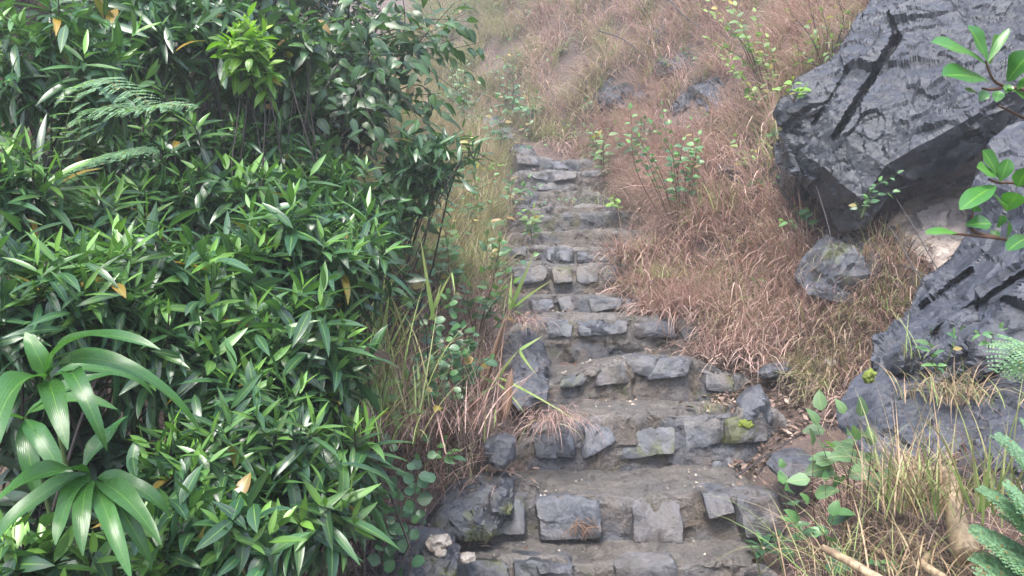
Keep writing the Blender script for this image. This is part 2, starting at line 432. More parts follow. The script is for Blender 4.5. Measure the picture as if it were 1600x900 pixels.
def stair_z(y):
    yk = np.concatenate([[-12, 0, 2.45], SD[1:] + .02, [9.3, 11, 16, 30, 60]])
    zt = np.concatenate([SZ[1:] - .03, [CZ + 1.62, CZ + 2.27, CZ + 4.3, CZ + 11, CZ + 26]])
    zk = np.concatenate([[-2.8, 0.0, .50], zt])
    return np.interp(y, yk, zk)
def xc(y): return np.where(y < 8.7, .50, .50 - .45 * (y - 8.7)) - .24 * np.clip((3.3 - y) / .8, 0, 1)
def half(y): return .52 + .13 * np.clip((3.3 - y) / .8, 0, 1)
def sstep(a, b, x):
    t = np.clip((x - a) / (b - a), 0, 1); return t * t * (3 - 2 * t)

def ground_z(x, y, rough=True):
    x = np.asarray(x, float); y = np.asarray(y, float)
    s = stair_z(y); u = x - (xc(y) + half(y)); v = (xc(y) - half(y)) - x
    bank = .10 + (1.12 - .10) * sstep(4.25, 5.4, y)
    near = .10 + .08 * sstep(3.1, 2.3, y)
    sl = np.where(y < 3.6, near, bank)
    up = np.clip(u, 0, None); vp = np.clip(v, 0, None)
    r = np.where(up < 2.2, up * sl, 2.2 * sl + (up - 2.2) * .75)
    r = r + .9 * np.clip(up - 1.0, 0, 1.5) * sstep(5.0, 3.5, y) * .5
    l = vp * .38 + np.clip(vp - 1.1, 0, None) * .75 * sstep(1.2, 4, y)  # far left made steeper, shaped to block light from behind the thicket
    r = r + .50 * sstep(-.04, .2, u) * sstep(3.1, 2.3, y)
    l = l + .42 * sstep(.0, .30, v) * sstep(3.3, 2.5, y)
    r = r + .5 * sstep(.25, .95, u) * sstep(3.25, 3.7, y) * sstep(5.3, 4.6, y) * sstep(1.25, .85, u)
    inside = sstep(.10, -.12, np.maximum(u, v)) * sstep(9.4, 9.0, y) * sstep(2.0, 2.5, y)
    z = s + r + l - .17 * inside
    if rough:
        p = np.stack([x.ravel(), y.ravel(), z.ravel() * .7], 1)
        n = .10 * fbm(p * 1.3, 4, 3) + .035 * fbm(p * 6, 4, 9)
        n += .10 * facet(p, 2.2, 1, 31).clip(-.8, .8) * np.ravel(sstep(.1, .6, u) * sstep(5, 6, y))
        z = z + n.reshape(z.shape) * (1 - .8 * inside)
    return z

# ------------------------------------------------------------------ hillside
def build_ground():
    xs = np.concatenate([np.linspace(-26, -4.2, 24), np.arange(-4, 5, .045), np.linspace(5.2, 26, 24)])
    ys = np.concatenate([np.linspace(-10, .2, 14), np.arange(.3, 12, .045), np.arange(12, 20, .12), np.linspace(20.5, 44, 30)])
    X, Y = np.meshgrid(xs, ys)
    Z = ground_z(X, Y)
    v = np.stack([X.ravel(), Y.ravel(), Z.ravel()], 1)
    make('hillside', v, gridq(len(ys), len(xs)), M['soil'], kind='structure')
    return xs, ys, Z
GX, GY, GZ = build_ground()
def gz(x, y):
    """height of the built hillside"""
    x = np.asarray(x, float); y = np.asarray(y, float)
    i = np.clip(np.searchsorted(GX, x) - 1, 0, len(GX) - 2); j = np.clip(np.searchsorted(GY, y) - 1, 0, len(GY) - 2)
    a = np.clip((x - GX[i]) / (GX[i + 1] - GX[i]), 0, 1); b = np.clip((y - GY[j]) / (GY[j + 1] - GY[j]), 0, 1)
    return (GZ[j, i] * (1 - a) + GZ[j, i + 1] * a) * (1 - b) + (GZ[j + 1, i] * (1 - a) + GZ[j + 1, i + 1] * a) * b
def tread(x, y):
    """top of whatever one would stand on: tread or hillside"""
    g = gz(x, y); k = np.clip(np.searchsorted(SD, y, side='right') - 1, 0, len(SD) - 1)
    out = np.array(g, float)
    for i in range(len(SD)):
        m = (k == i) & (y >= SD[0]) & (y < 9.3) & (x > EDGE[i][0][0] + .05) & (x < EDGE[i][0][-1] - .05)
        out = np.where(m, np.maximum(g, edge_z(i, x) + .012), out)
    return out

# ------------------------------------------------------------------ stairway: one thing, each step a part, each set stone a sub-part
def wavy(k, X):
    X = np.asarray(X, float)
    return .03 * fbm(np.stack([X.ravel() * 2.2, np.full(X.size, k * 3.1), X.ravel() * 0], 1), 3, 40 + k).reshape(X.shape)
stair = empty('stone_stairway', (0.45, SD[0], SZ[0]), 'rough wet stone stairway climbing the slope between the thicket and the grassy bank', 'stairway')
step_objs = []
for k, (d, e) in enumerate(STEPS):
    x0, x1 = EDGE[k][0][0], EDGE[k][0][-1]
    res = .013 if k < 5 else .02
    xs = np.arange(x0, x1, res)
    z0 = (SZ[k - 1] if k else SZ[0] - .3) - .07
    nd = (SD[k + 1] if k + 1 < len(SD) else d + .7) + .07
    nr = max(8, int((SZ[k] - z0) / res)); nt = max(8, int((nd - d) / (res * 1.3)))
    a = np.concatenate([np.linspace(0, 1, nr), np.full(nt, 1.0)]); b = np.concatenate([np.zeros(nr), np.linspace(0, 1, nt + 1)[1:]])
    A, X = np.meshgrid(a, xs, indexing='ij'); B, _ = np.meshgrid(b, xs, indexing='ij')
    ez = edge_z(k, X)
    wav = wavy(k, X)
    Y = d + wav - (1 - A) * .045 + B * (nd - d - wav)
    Z = z0 + (ez - z0) * A + B * ((SZ[k] + .02) - ez * .7 - SZ[k] * .3)
    ends = sstep(.0, .16, X - x0) * sstep(.0, .16, x1 - X)
    Z = Z - (1 - ends) * .10 * A
    v = np.stack([X.ravel(), Y.ravel(), Z.ravel()], 1)
    q = gridq(len(a), len(xs)); n = vnormals(v, q); n = n * np.where(np.sum(n * np.array([0, -1, 1]), 1) < 0, -1, 1)[:, None]
    wedge = np.ravel(1 - .6 * B)
    rs = np.ravel(np.clip(1 - B * (nd - d) / .05, 0, 1))          # 1 on the riser, 0 on the tread
    cs = 3.4 if k < 5 else 3.8; hz = max(.12, SZ[k] - z0)
    cell, ch, f1, f2 = voro(np.stack([v[:, 0] * cs + .35 * fbm(v * 5, 3, 3), np.full(len(v), k * 7.7), (v[:, 2] - z0) / hz * .95 + .3 * fbm(v * 5, 3, 4)], 1), 300 + k)
    with np.errstate(over='ignore'): cr_ = _r(ch * np.uint32(2654435761) + np.uint32(11))
    joint = np.clip((f2 - f1 - .02) / .12 + .25 * fbm(v * 12, 3, 6), 0, 1)
    dsp = wedge * (.010 * fbm(v * 6, 4, 5 + k) + .022 * facet(v, 5.5, 1.0, 60 + k) + .008 * facet(v, 17, 1.0, 70 + k) + .005 * facet(v, 40, 1.0, 80 + k) + .005 * fbm(v * 28, 3, 8))
    dsp = dsp + rs * (.006 * joint + .012 * (cr_ - .5)) + rs * .008 * np.ravel(sstep(.6, .9, A)) - rs * .006
    lip = np.ravel(sstep(.86, .97, A) * np.clip(1 - B * (nd - d) / .03, 0, 1)) * np.clip(.6 + .9 * fbm(v * 8, 3, 15), 0, 1)
    v = v + n * dsp[:, None]
    tin = np.stack([rs, joint, cr_, lip], 1)
    q = q[:, ::-1] if np.mean(vnormals(v, q)[:, 1]) > 0 else q
    step_objs.append(make('step', v, q, M['riser'], stair, tint=tin, sharp=24))

def block(parent, quad, d, thick=.10, out=.03, seed=0, mat='slate', name='stone', res=.014, lean=.02):
    """a set stone: four front corners in photo px at depth d, broken faces, worn edges"""
    c = np.array([W(x, y, d - out) for x, y in quad])            # tl, tr, br, bl
    wd = np.linalg.norm(c[1] - c[0]); hg = np.linalg.norm(c[3] - c[0])
    nx, nz, ny = max(5, int(wd / res)), max(5, int(hg / res)), max(4, int(thick / res / 1.5))
    def face(nu, nv): return np.meshgrid(np.linspace(0, 1, nu), np.linspace(0, 1, nv), indexing='ij')
    V, Q, n0 = [], [], 0
    for ax, nu, nv in (('f', nx, nz), ('b', nx, nz), ('t', nx, ny), ('u', nx, ny), ('l', nz, ny), ('r', nz, ny)):
        a, b = face(nu, nv); a, b = a.ravel(), b.ravel()
        o, z = np.ones_like(a), np.zeros_like(a)
        s, t, w = {'f': (a, b, z), 'b': (a, b, o), 't': (a, z, b), 'u': (a, o, b), 'l': (z, a, b), 'r': (o, a, b)}[ax]
        V.append(np.stack([s, t, w], 1)); q = gridq(nu, nv)
        Q.append((q if ax in 'btr' else q[:, ::-1]) + n0); n0 += nu * nv
    st = np.concatenate(V); q = np.concatenate(Q)
    # round the corners
    ctr = st - .5
    r = np.abs(ctr * 2)
    p = (r[:, 0] ** 9 + r[:, 1] ** 9 + r[:, 2] ** 9) ** (1 / 9.)
    st = .5 + ctr / np.maximum(p, 1)[:, None] 
    s, t, w = st.T
    P = (c[0] * ((1 - s) * (1 - t))[:, None] + c[1] * (s * (1 - t))[:, None] + c[2] * (s * t)[:, None] + c[3] * ((1 - s) * t)[:, None])
    P[:, 1] += w * thick - t * lean
    cc = P.mean(0); nn = nrm((st - .5))
    P = P + nn * (.022 * fbm(P * 6, 3, seed) + .018 * facet(P, 6.5, 1, seed + 3) + .008 * facet(P, 17, 1, seed + 4) + .003 * fbm(P * 40, 2, seed))[:, None]
    return make(name, P, q, M[mat], parent, sharp=30)

STONES = {
 0: [[(690, 884), (800, 880), (800, 910), (690, 910)], [(800, 876), (895, 882), (900, 905), (805, 905)], [(960, 884), (1060, 880), (1062, 905), (965, 905)]],
 1: [[(830, 782), (942, 781), (946, 838), (836, 842)], [(982, 785), (1064, 782), (1070, 848), (985, 846)], [(735, 778), (824, 782), (828, 836), (742, 838)], [(1095, 772), (1140, 770), (1150, 800), (1104, 812)], [(1150, 770), (1222, 772), (1226, 830), (1160, 838)]],
 2: [[(905, 660), (958, 654), (962, 690), (908, 720)], [(968, 672), (1062, 668), (1058, 712), (966, 716)], [(1068, 655), (1130, 652), (1124, 690), (1070, 700)], [(1108, 700), (1160, 700), (1160, 732), (1104, 732)], [(1132, 652), (1200, 642), (1200, 690), (1128, 692)], [(830, 668), (900, 662), (902, 716), (835, 716)]],
 3: [[(875, 594), (925, 582), (915, 604), (872, 606)], [(978, 558), (1030, 557), (1022, 590), (985, 580)], [(1030, 557), (1086, 559), (1072, 588), (1010, 592)], [(1096, 572), (1150, 590), (1145, 612), (1100, 610)], [(930, 578), (974, 562), (982, 596), (925, 606)]],
 4: [[(850, 500), (896, 498), (894, 528), (856, 530)], [(988, 502), (1056, 500), (1058, 526), (992, 528)], [(1062, 502), (1136, 506), (1128, 540), (1066, 534)], [(898, 498), (984, 500), (984, 522), (900, 526)], [(1132, 508), (1180, 508), (1178, 540), (1134, 538)]],
 5: [[(866, 464), (900, 464), (898, 490), (872, 488)], [(918, 464), (970, 464), (968, 482), (925, 488)], [(830, 467), (864, 466), (868, 488), (836, 490)], [(974, 467), (1030, 468), (1028, 488), (974, 486)]],
 6: [[(800, 413), (858, 412), (858, 440), (806, 444)], [(898, 416), (936, 414), (936, 442), (902, 442)], [(940, 416), (968, 414), (966, 440), (942, 438)], [(860, 418), (896, 417), (898, 444), (862, 446)]],
 7: [[(790, 386), (826, 386), (822, 402), (792, 402)], [(850, 388), (900, 388), (898, 410), (852, 410)], [(930, 392), (955, 391), (955, 410), (932, 410)], [(902, 391), (928, 392), (930, 410), (900, 410)], [(958, 391), (1010, 390), (1008, 410), (958, 410)]],
 12: [[(822, 268), (860, 268), (858, 284), (830, 280)], [(862, 268), (905, 268), (900, 280), (864, 286)], [(908, 268), (946, 264), (940, 276), (908, 278)], [(832, 284), (900, 286), (900, 298), (836, 298)]],
 13: [[(802, 240), (846, 246), (842, 260), (806, 258)], [(850, 248), (885, 254), (890, 266), (850, 266)]],
}
for k, L in STONES.items():
    for i, quad in enumerate(L):
        d0 = STEPS[k][0]; d0 += float(wavy(k, [(sum(p[0] for p in quad) / 4 - 800) / F * d0])[0])
        h_ = (quad[3][1] - quad[0][1]) / F * d0
        block(step_objs[k], quad, d0, out=(.018 if k < 2 else .004) + .012 * ((i * 7 + k * 3) % 5) / 4 + .02 * max(0, 1 - h_ / .16) * .5, thick=.14, lean=min(.045, .28 * h_), seed=k * 7 + i, mat='set_slate' if (k + i) % 3 else 'set_slate_moss')

# ------------------------------------------------------------------ rocks
def rock(name, poly, d, thick, mat, label, cat='rock', tilt=0., tx=0., e=.55, fs=(2.4, 6, 18), fa=(.09, .035, .010), nb=.05, seed=0, res=.02, A=None, cuts=(), group=None, deep=None, off=0.0, sharp=28):
    P = np.array([W(x, y, d) for x, y in poly])[:, [0, 2]]
    for _ in range(4):                                           # the outline leans with the rock
        c = (P.max(0) + P.min(0)) / 2
        dd = d + tilt * (P[:, 1] - c[1]) + tx * (P[:, 0] - c[0]) + off
        P = np.array([W(x, y, q_) for (x, y), q_ in zip(poly, dd)])[:, [0, 2]]
    c = (P.max(0) + P.min(0)) / 2
    C = np.vstack([P, P[:1]]); seg = np.linalg.norm(np.diff(C, axis=0), axis=1); s = np.concatenate([[0], np.cumsum(seg)])
    m = int(np.clip(np.ptp(P, axis=0).max() / res * .9, 14, 190)); m += m % 2
    a, b_ = np.meshgrid(np.linspace(-1, 1, m + 1), np.linspace(-1, 1, m + 1), indexing='ij'); a, b_ = a.ravel(), b_.ravel()
    rr = np.maximum(np.abs(a), np.abs(b_)); rs = np.maximum(rr, 1e-9)
    pa, pb = a / rs, b_ / rs                                     # concentric square to outline, no pole
    t = np.where(pa >= .99999, 1 + pb, np.where(pb >= .99999, 3 - pa, np.where(pa <= -.99999, 5 - pb, 7 + pa))) / 8.0
    def outline(tt):
        x_ = (tt % 1.0) * s[-1]; return np.stack([np.interp(x_, s, C[:, 0]), np.interp(x_, s, C[:, 1])], 1)
    R = (outline(t - .006) + 2 * outline(t) + outline(t + .006)) / 4
    sr = np.sin(rr * math.pi / 2) ** e; cr = np.cos(rr * math.pi / 2) ** e; cr[rr > .99999] = 0
    X = c[0] + (R[:, 0] - c[0]) * np.minimum(sr, 1); Z = c[1] + (R[:, 1] - c[1]) * np.minimum(sr, 1)
    base = d + tilt * (Z - c[1]) + tx * (X - c[0]) + off
    bk = cr * (deep or thick * .5)                               # the back runs obliquely into the bank
    v = np.concatenate([np.stack([X, base - cr * thick * .5, Z], 1), np.stack([X + bk * c[0] / d, base + bk, Z + bk * (c[1] - CZ) / d], 1)])
    N1 = (m + 1) ** 2; g = gridq(m + 1, m + 1); rim = np.concatenate([rr > .99999, np.zeros(N1, bool)])
    remap = np.arange(2 * N1); remap[N1:][rr > .99999] = np.arange(N1)[rr > .99999]
    q = remap[np.concatenate([g, g[:, ::-1] + N1])]
    rim = np.concatenate([rr, rr]); used = np.unique(q); rim = rim[used]; new = np.zeros(2 * N1, int); new[used] = np.arange(len(used)); v = v[used]; q = new[q]
    n = vnormals(v, q)
    if np.sum((v - v.mean(0)) * n) < 0: q = q[:, ::-1]; n = -n
    ww = v + .02 * np.stack([fbm(v * 3, 3, seed + 1), fbm(v * 3, 3, seed + 2), fbm(v * 3, 3, seed + 3)], 1)
    dsp = nb * fbm(v * 1.7, 3, seed)
    for i, (a, b) in enumerate(zip(fs, fa)): dsp = dsp + facet(ww, a, b, seed + 20 + i, A)
    dsp = dsp + .004 * fbm(v * 30, 3, seed + 9)
    v = v + n * (dsp * (.3 + .7 * np.clip((1 - rim) * 5, 0, 1)))[:, None]
    for (p0, p1, w0, w1, dep) in cuts:                     # open cracks
        fr = np.where(n[:, 1] < .1)[0]; sx = 800 + v[fr, 0] / v[fr, 1] * F; sy = 450 - (v[fr, 2] - CZ) / v[fr, 1] * F
        a, b = [v[fr[np.argmin((sx - p[0]) ** 2 + (sy - p[1]) ** 2)]] for p in (p0, p1)]
        ab = b - a; r = v - a; tt = np.clip(r @ ab / (ab @ ab), 0, 1); wv = .010 * fbm(v * 9, 2, 77)
        off_ = r - tt[:, None] * ab; off_[:, 1] *= .25
        dist = np.linalg.norm(off_, axis=1) + wv; wid = w0 + (w1 - w0) * tt
        f = np.clip((1 - dist / wid) * 2.5, 0, 1) * (n[:, 1] < .3)
        v[:, 1] += f * dep
    o = np.array([c[0], d, P[:, 1].min()])
    return make(name, v, q, M[mat], label=label, cat=cat, origin=o, group=group, sharp=sharp)

def rotA(ax, az, sx, sy, sz):
    ca, sa, cz, sz_ = math.cos(ax), math.sin(ax), math.cos(az), math.sin(az)
    Rz = np.array([[cz, 0, -sz_], [0, 1, 0], [sz_, 0, cz]]); Rx = np.array([[1, 0, 0], [0, ca, -sa], [0, sa, ca]])
    return Rz @ Rx @ np.diag([sx, sy, sz])
STR = rotA(.3, .85, .75, 1.0, 1.35)

def crag(name, outline, inner, mat, label, cat='rock', thick=.6, fs=(5, 12, 30), fa=(.030, .014, .005), seed=0, res=.014, A=None, cuts=(), group=None, ledge=(0, 0), sharp=30):
    """a broken rock of large flat faces: measured corners (photo px and distance), small fractures on top, its back sunk into the bank"""
    from mathutils import Vector
    from mathutils.geometry import delaunay_2d_cdt
    pts = list(outline) + list(inner); no = len(outline)
    V3 = np.array([W(*p) for p in pts])
    co, _, faces, orig, _, _ = delaunay_2d_cdt([Vector((p[0] / 100, -p[1] / 100)) for p in pts], [(i, (i + 1) % no) for i in range(no)], [list(range(no))], 1, 1e-6)
    idx = [o[0] for o in orig]
    P = V3[idx]; tri = np.array([list(f) for f in faces])
    back = {o: i for i, o in enumerate(idx)}
    rim = [back[i] for i in range(no)]; n0 = len(P)
    cen = P[rim].mean(0); dirv = nrm(cen - np.array([0, 0, CZ]))
    bp = P[rim] + dirv * thick * .55; bp = cen + dirv * thick * .5 + (bp - cen - dirv * thick * .5) * .96
    bc = cen + dirv * thick + (P[rim] - cen) * .7
    P = np.vstack([P, bp, bc, [cen + dirv * thick * 1.1]])
    side = []
    for i in range(no):
        j = (i + 1) % no; a_, b_ = rim[i], rim[j]; c_, d_ = n0 + i, n0 + j; e_, f_ = n0 + no + i, n0 + no + j
        side += [(b_, a_, c_), (b_, c_, d_), (d_, c_, e_), (d_, e_, f_), (f_, e_, n0 + 2 * no)]
    oa = np.array(outline)[:, :2]; area = np.sum(oa[:, 0] * np.roll(oa[:, 1], -1) - np.roll(oa[:, 0], -1) * oa[:, 1])
    side = np.array(side) if area < 0 else np.array(side)[:, ::-1]
    tri = np.vstack([tri, side])
    # subdivide until the faces are small
    for _ in range(9):
        e = np.sort(np.concatenate([tri[:, [0, 1]], tri[:, [1, 2]], tri[:, [2, 0]]]), axis=1)
        L = np.linalg.norm(P[e[:, 0]] - P[e[:, 1]], axis=1)
        lim = res * 1.5; big = np.unique(e[L > lim], axis=0)
        if not len(big): break
        key = {tuple(k): n0_ for k, n0_ in zip(map(tuple, big), range(len(P), len(P) + len(big)))}
        P = np.vstack([P, (P[big[:, 0]] + P[big[:, 1]]) / 2]); out = []
        for t in tri.tolist():
            m_ = [key.get((min(t[k], t[(k + 1) % 3]), max(t[k], t[(k + 1) % 3]))) for k in range(3)]
            s_ = [k for k in range(3) if m_[k] is not None]
            if not s_: out.append(t)
            elif len(s_) == 3: out += [[t[0], m_[0], m_[2]], [m_[0], t[1], m_[1]], [m_[2], m_[1], t[2]], [m_[0], m_[1], m_[2]]]
            elif len(s_) == 1:
                k = s_[0]; a_, b_, c_ = t[k], t[(k + 1) % 3], t[(k + 2) % 3]; out += [[a_, m_[k], c_], [m_[k], b_, c_]]
            else:
                k = [x for x in range(3) if x not in s_][0]; a_, b_, c_ = t[k], t[(k + 1) % 3], t[(k + 2) % 3]
                m1, m2 = m_[(k + 1) % 3], m_[(k + 2) % 3]; out += [[a_, b_, m1], [a_, m1, m2], [m2, m1, c_]]
        tri = np.array(out)
    fn = np.cross(P[tri[:, 1]] - P[tri[:, 0]], P[tri[:, 2]] - P[tri[:, 0]])
    if np.sum(fn[:, 1] * (P[tri].mean(1)[:, 1] < cen[1])) > 0: print('orientation', name)
    n = np.zeros_like(P)
    for k in range(3): np.add.at(n, tri[:, k], fn)
    n = nrm(n); v = P
    dsp = .03 * fbm(v * 2.2, 4, seed) + .012 * fbm(v * 9, 4, seed + 1)
    for i, (s_, a_) in enumerate(zip(fs, fa)): dsp = dsp + facet(v, s_, a_, seed + 20 + i, A, step=.35, warp=.15)
    if ledge[1]:
        q_ = (v @ (A if A is not None else np.eye(3)))[:, 2] * ledge[0] + .35 * fbm(v * 1.6, 3, seed + 7)
        fr = q_ - np.floor(q_); dsp = dsp + ledge[1] * np.clip(-n[:, 1] * 2, 0, 1) * (fr - .5 + .8 * _r(_h(np.floor(q_), np.floor(q_) * 0, np.floor(q_) * 0, seed)))
    dsp = (dsp + .004 * fbm(v * 40, 3, seed + 9)) * (.45 + .55 * np.clip(-n[:, 1] * 2.5, 0, 1))
    v = v + n * dsp[:, None]
    for (p0, p1, w0, w1, dep) in cuts:
        s2 = np.stack([800 + v[:, 0] / v[:, 1] * F, 450 - (v[:, 2] - CZ) / v[:, 1] * F], 1)
        ab = np.array(p1, float) - p0; r = s2 - p0; tt = np.clip(r @ ab / (ab @ ab), 0, 1)
        dist = np.linalg.norm(r - tt[:, None] * ab, axis=1) * v[:, 1] / F + .009 * fbm(v * 8, 3, 77); wid = w0 + (w1 - w0) * tt
        v = v + (np.clip((1 - dist / wid) * 2.5, 0, 1) * (n[:, 1] < .3) * dep)[:, None] * dirv
    o = np.array([cen[0], cen[1], P[:, 2].min()])
    return make(name, v, [tri], M[mat], label=label, cat=cat, origin=o, group=group, sharp=sharp)

crag('boulder', [(1212, 178, 4.25), (1245, 122, 4.35), (1300, 95, 4.5), (1325, 45, 4.7), (1372, -10, 5.0), (1460, -70, 5.1), (1600, -90, 4.9), (1720, -60, 4.6), (1730, 60, 4.1), (1700, 140, 3.75), (1570, 205, 3.66), (1500, 250, 3.66), (1440, 287, 3.7), (1396, 309, 3.75), (1352, 355, 3.85), (1312, 362, 3.95), (1290, 325, 4.0), (1262, 300, 4.1), (1238, 262, 4.15), (1222, 215, 4.2)],
     [(1290, 165, 4.02), (1330, 228, 3.82), (1385, 258, 3.66), (1296, 265, 3.88), (1345, 312, 3.74), (1455, 218, 3.54), (1525, 178, 3.50), (1620, 110, 3.62), (1402, 85, 4.22), (1475, 112, 3.93), (1560, 60, 4.1), (1440, 10, 4.62), (1342, 118, 4.2), (1650, 20, 4.3), (1395, 170, 3.88)],
     'boulder', 'huge dark slate boulder with a long slanting crack, overhanging the bank', 'boulder', thick=1.3, fs=(2.6, 6, 15, 40), fa=(.034, .020, .010, .004), seed=101, res=.0125, A=STR,
     cuts=[((1303, 215), (1402, 58), .011, .028, .28), ((1270, 195), (1325, 110), .008, .012, .05), ((1402, 58), (1388, 20), .022, .010, .12)])
crag('rock', [(1240, 432, 3.95), (1255, 405, 4.0), (1290, 376, 4.05), (1350, 362, 4.1), (1405, 342, 4.15), (1450, 372, 4.05), (1490, 430, 3.78), (1470, 475, 3.62), (1420, 490, 3.6), (1330, 480, 3.68), (1262, 460, 3.8)],
     [(1300, 396, 3.86), (1362, 386, 3.82), (1418, 378, 3.88), (1330, 432, 3.68), (1398, 425, 3.66), (1450, 425, 3.70)], 'slate_moss', 'low grey rock shelf under the overhanging boulder, moss on its left end', thick=.5, seed=130, A=STR, fs=(3, 7, 16), fa=(.05, .028, .010))
crag('quartz_rock', [(1385, 352, 3.98), (1415, 315, 4.05), (1470, 292, 4.1), (1530, 262, 4.15), (1600, 250, 4.1), (1640, 330, 3.9), (1560, 400, 3.7), (1500, 430, 3.62), (1440, 442, 3.66), (1400, 415, 3.75)],
     [(1440, 330, 3.9), (1500, 310, 3.86), (1470, 370, 3.76), (1425, 390, 3.76), (1520, 360, 3.74)], 'quartz', 'pinkish white quartz rock face in the hollow below the big boulder', thick=.5, seed=140, fa=(.02, .010, .004))
crag('rock_outcrop', [(1545, 225, 3.3), (1570, 200, 3.35), (1640, 170, 3.3), (1800, 150, 3.1), (1900, 400, 2.6), (1850, 700, 2.3), (1600, 650, 2.5), (1480, 605, 2.72), (1400, 600, 2.8), (1372, 575, 2.86), (1374, 540, 2.92), (1408, 500, 3.0), (1424, 470, 3.06), (1440, 436, 3.13), (1490, 405, 3.2), (1512, 370, 3.25), (1520, 300, 3.3)],
     [(1600, 330, 2.95), (1560, 400, 2.93), (1490, 470, 2.9), (1440, 530, 2.82), (1600, 450, 2.72), (1520, 530, 2.68), (1450, 572, 2.72), (1640, 560, 2.52), (1700, 350, 2.75), (1750, 500, 2.5), (1640, 250, 3.08)],
     'outcrop', 'broad slanted outcrop of layered blue grey slate at the right edge', 'outcrop', thick=1.0, fs=(2.6, 6, 15, 40), fa=(.055, .030, .011, .004), seed=155, res=.0115, A=rotA(.3, .62, .8, 1.0, 1.4), ledge=(4.6, .06),
     cuts=[((1425, 545), (1600, 430), .012, .02, .10), ((1440, 480), (1515, 425), .010, .014, .08), ((1500, 620), (1620, 540), .01, .02, .08)])
crag('rock', [(1306, 632, 2.72), (1330, 596, 2.8), (1362, 574, 2.86), (1420, 566, 2.86), (1480, 572, 2.8), (1560, 600, 2.65), (1640, 660, 2.45), (1640, 800, 2.2), (1560, 800, 2.2), (1480, 775, 2.26), (1420, 745, 2.32), (1352, 715, 2.42), (1312, 668, 2.6)],
     [(1350, 612, 2.68), (1400, 596, 2.68), (1372, 648, 2.5), (1450, 655, 2.44), (1430, 700, 2.36), (1530, 690, 2.34), (1482, 615, 2.58), (1405, 622, 2.6)], 'outcrop', 'smooth grey rock hump in front of the slate outcrop, grass growing before it', thick=.6, seed=166, res=.011, A=STR, fa=(.028, .014, .005))
crag('rock', [(1486, 745, 2.2), (1500, 700, 2.28), (1545, 655, 2.36), (1600, 636, 2.36), (1660, 650, 2.25), (1660, 760, 2.05), (1560, 775, 2.1)], [(1540, 690, 2.2), (1600, 675, 2.18), (1560, 730, 2.1), (1620, 720, 2.06)], 'outcrop', 'dark rock behind the corner fern, lowest of the outcrop', thick=.4, seed=168, res=.011, A=STR, fa=(.03, .016, .006))
crag('rock', [(1378, 560, 2.82), (1400, 520, 2.92), (1450, 492, 2.98), (1520, 470, 2.9), (1530, 500, 2.78), (1470, 545, 2.72), (1425, 572, 2.7), (1390, 580, 2.74)], [(1430, 525, 2.78), (1490, 500, 2.76), (1420, 550, 2.7)], 'outcrop', 'angular ledge block split from the left flank of the slate outcrop', thick=.35, seed=169, res=.010, A=STR, fa=(.03, .016, .006))
rock('standing_stone', [(1150, 624), (1168, 606), (1186, 598), (1196, 615), (1206, 640), (1202, 662), (1160, 664), (1146, 650)], 3.4, .16, 'slate', 'upright pointed grey stone standing at the right end of a step', 'stone', fa=(.018, .010, .003), nb=.01, fs=(6, 12, 30), seed=170, res=.008, tilt=.2)
rock('flat_stone', [(1196, 726), (1206, 710), (1240, 702), (1276, 714), (1282, 730), (1240, 738), (1206, 738)], 2.9, .25, 'slate', 'flat blue grey slab lying in leaf litter right of the steps', 'stone', tilt=1.6, fa=(.015, .01, .004), nb=.01, fs=(5, 12, 30), seed=175, res=.009)
rock('stone', [(1180, 582), (1200, 566), (1232, 564), (1240, 578), (1215, 592), (1185, 592)], 3.65, .16, 'slate', 'small dark slate lump where the litter meets the grassy bank', 'stone', fa=(.02, .012, .004), nb=.01, fs=(6, 12, 30), seed=176, res=.009)
crag('rock', [(540, 905, 2.5), (548, 868, 2.56), (575, 846, 2.62), (640, 824, 2.66), (692, 828, 2.66), (722, 850, 2.6), (716, 885, 2.5), (705, 950, 2.36), (560, 950, 2.36)],
     [(590, 866, 2.52), (650, 850, 2.54), (690, 862, 2.5), (620, 895, 2.42), (675, 900, 2.41), (640, 872, 2.5)], 'slate_moss', 'mossy dark rock at the left foot of the steps', thick=.4, seed=180, res=.010, fs=(4, 9, 20, 45), fa=(.03, .018, .008, .003))
crag('rock', [(650, 815, 2.84), (676, 788, 2.92), (702, 764, 2.98), (740, 742, 3.04), (778, 736, 3.04), (798, 752, 2.98), (796, 798, 2.86), (760, 832, 2.76), (700, 838, 2.72), (660, 832, 2.76)],
     [(700, 795, 2.82), (745, 770, 2.88), (772, 760, 2.9), (740, 805, 2.77), (775, 790, 2.81), (715, 815, 2.75)], 'slate_moss', 'grey rock with moss patches flanking the left end of the lower steps', thick=.22, seed=185, res=.010, fs=(4, 9, 20, 45), fa=(.03, .018, .008, .003))
rock('stone', [(756, 692), (778, 675), (804, 682), (803, 714), (788, 728), (758, 726)], 3.0, .15, 'slate', 'squarish dark stone block beside the dry tuft on the left verge', 'stone', e=.35, fs=(5, 10, 28), fa=(.025, .012, .004), nb=.008, seed=190, res=.007)
crag('rock', [(786, 575, 3.86), (790, 528, 3.98), (826, 511, 4.04), (852, 534, 3.98), (862, 566, 3.88), (850, 598, 3.78), (806, 604, 3.76)], [(815, 535, 3.9), (838, 552, 3.85), (822, 575, 3.78), (842, 580, 3.77)], 'slate', 'angular slate rock shoring the left side of the middle steps', thick=.3, seed=194, res=.011, fs=(5, 11, 25), fa=(.022, .012, .005))
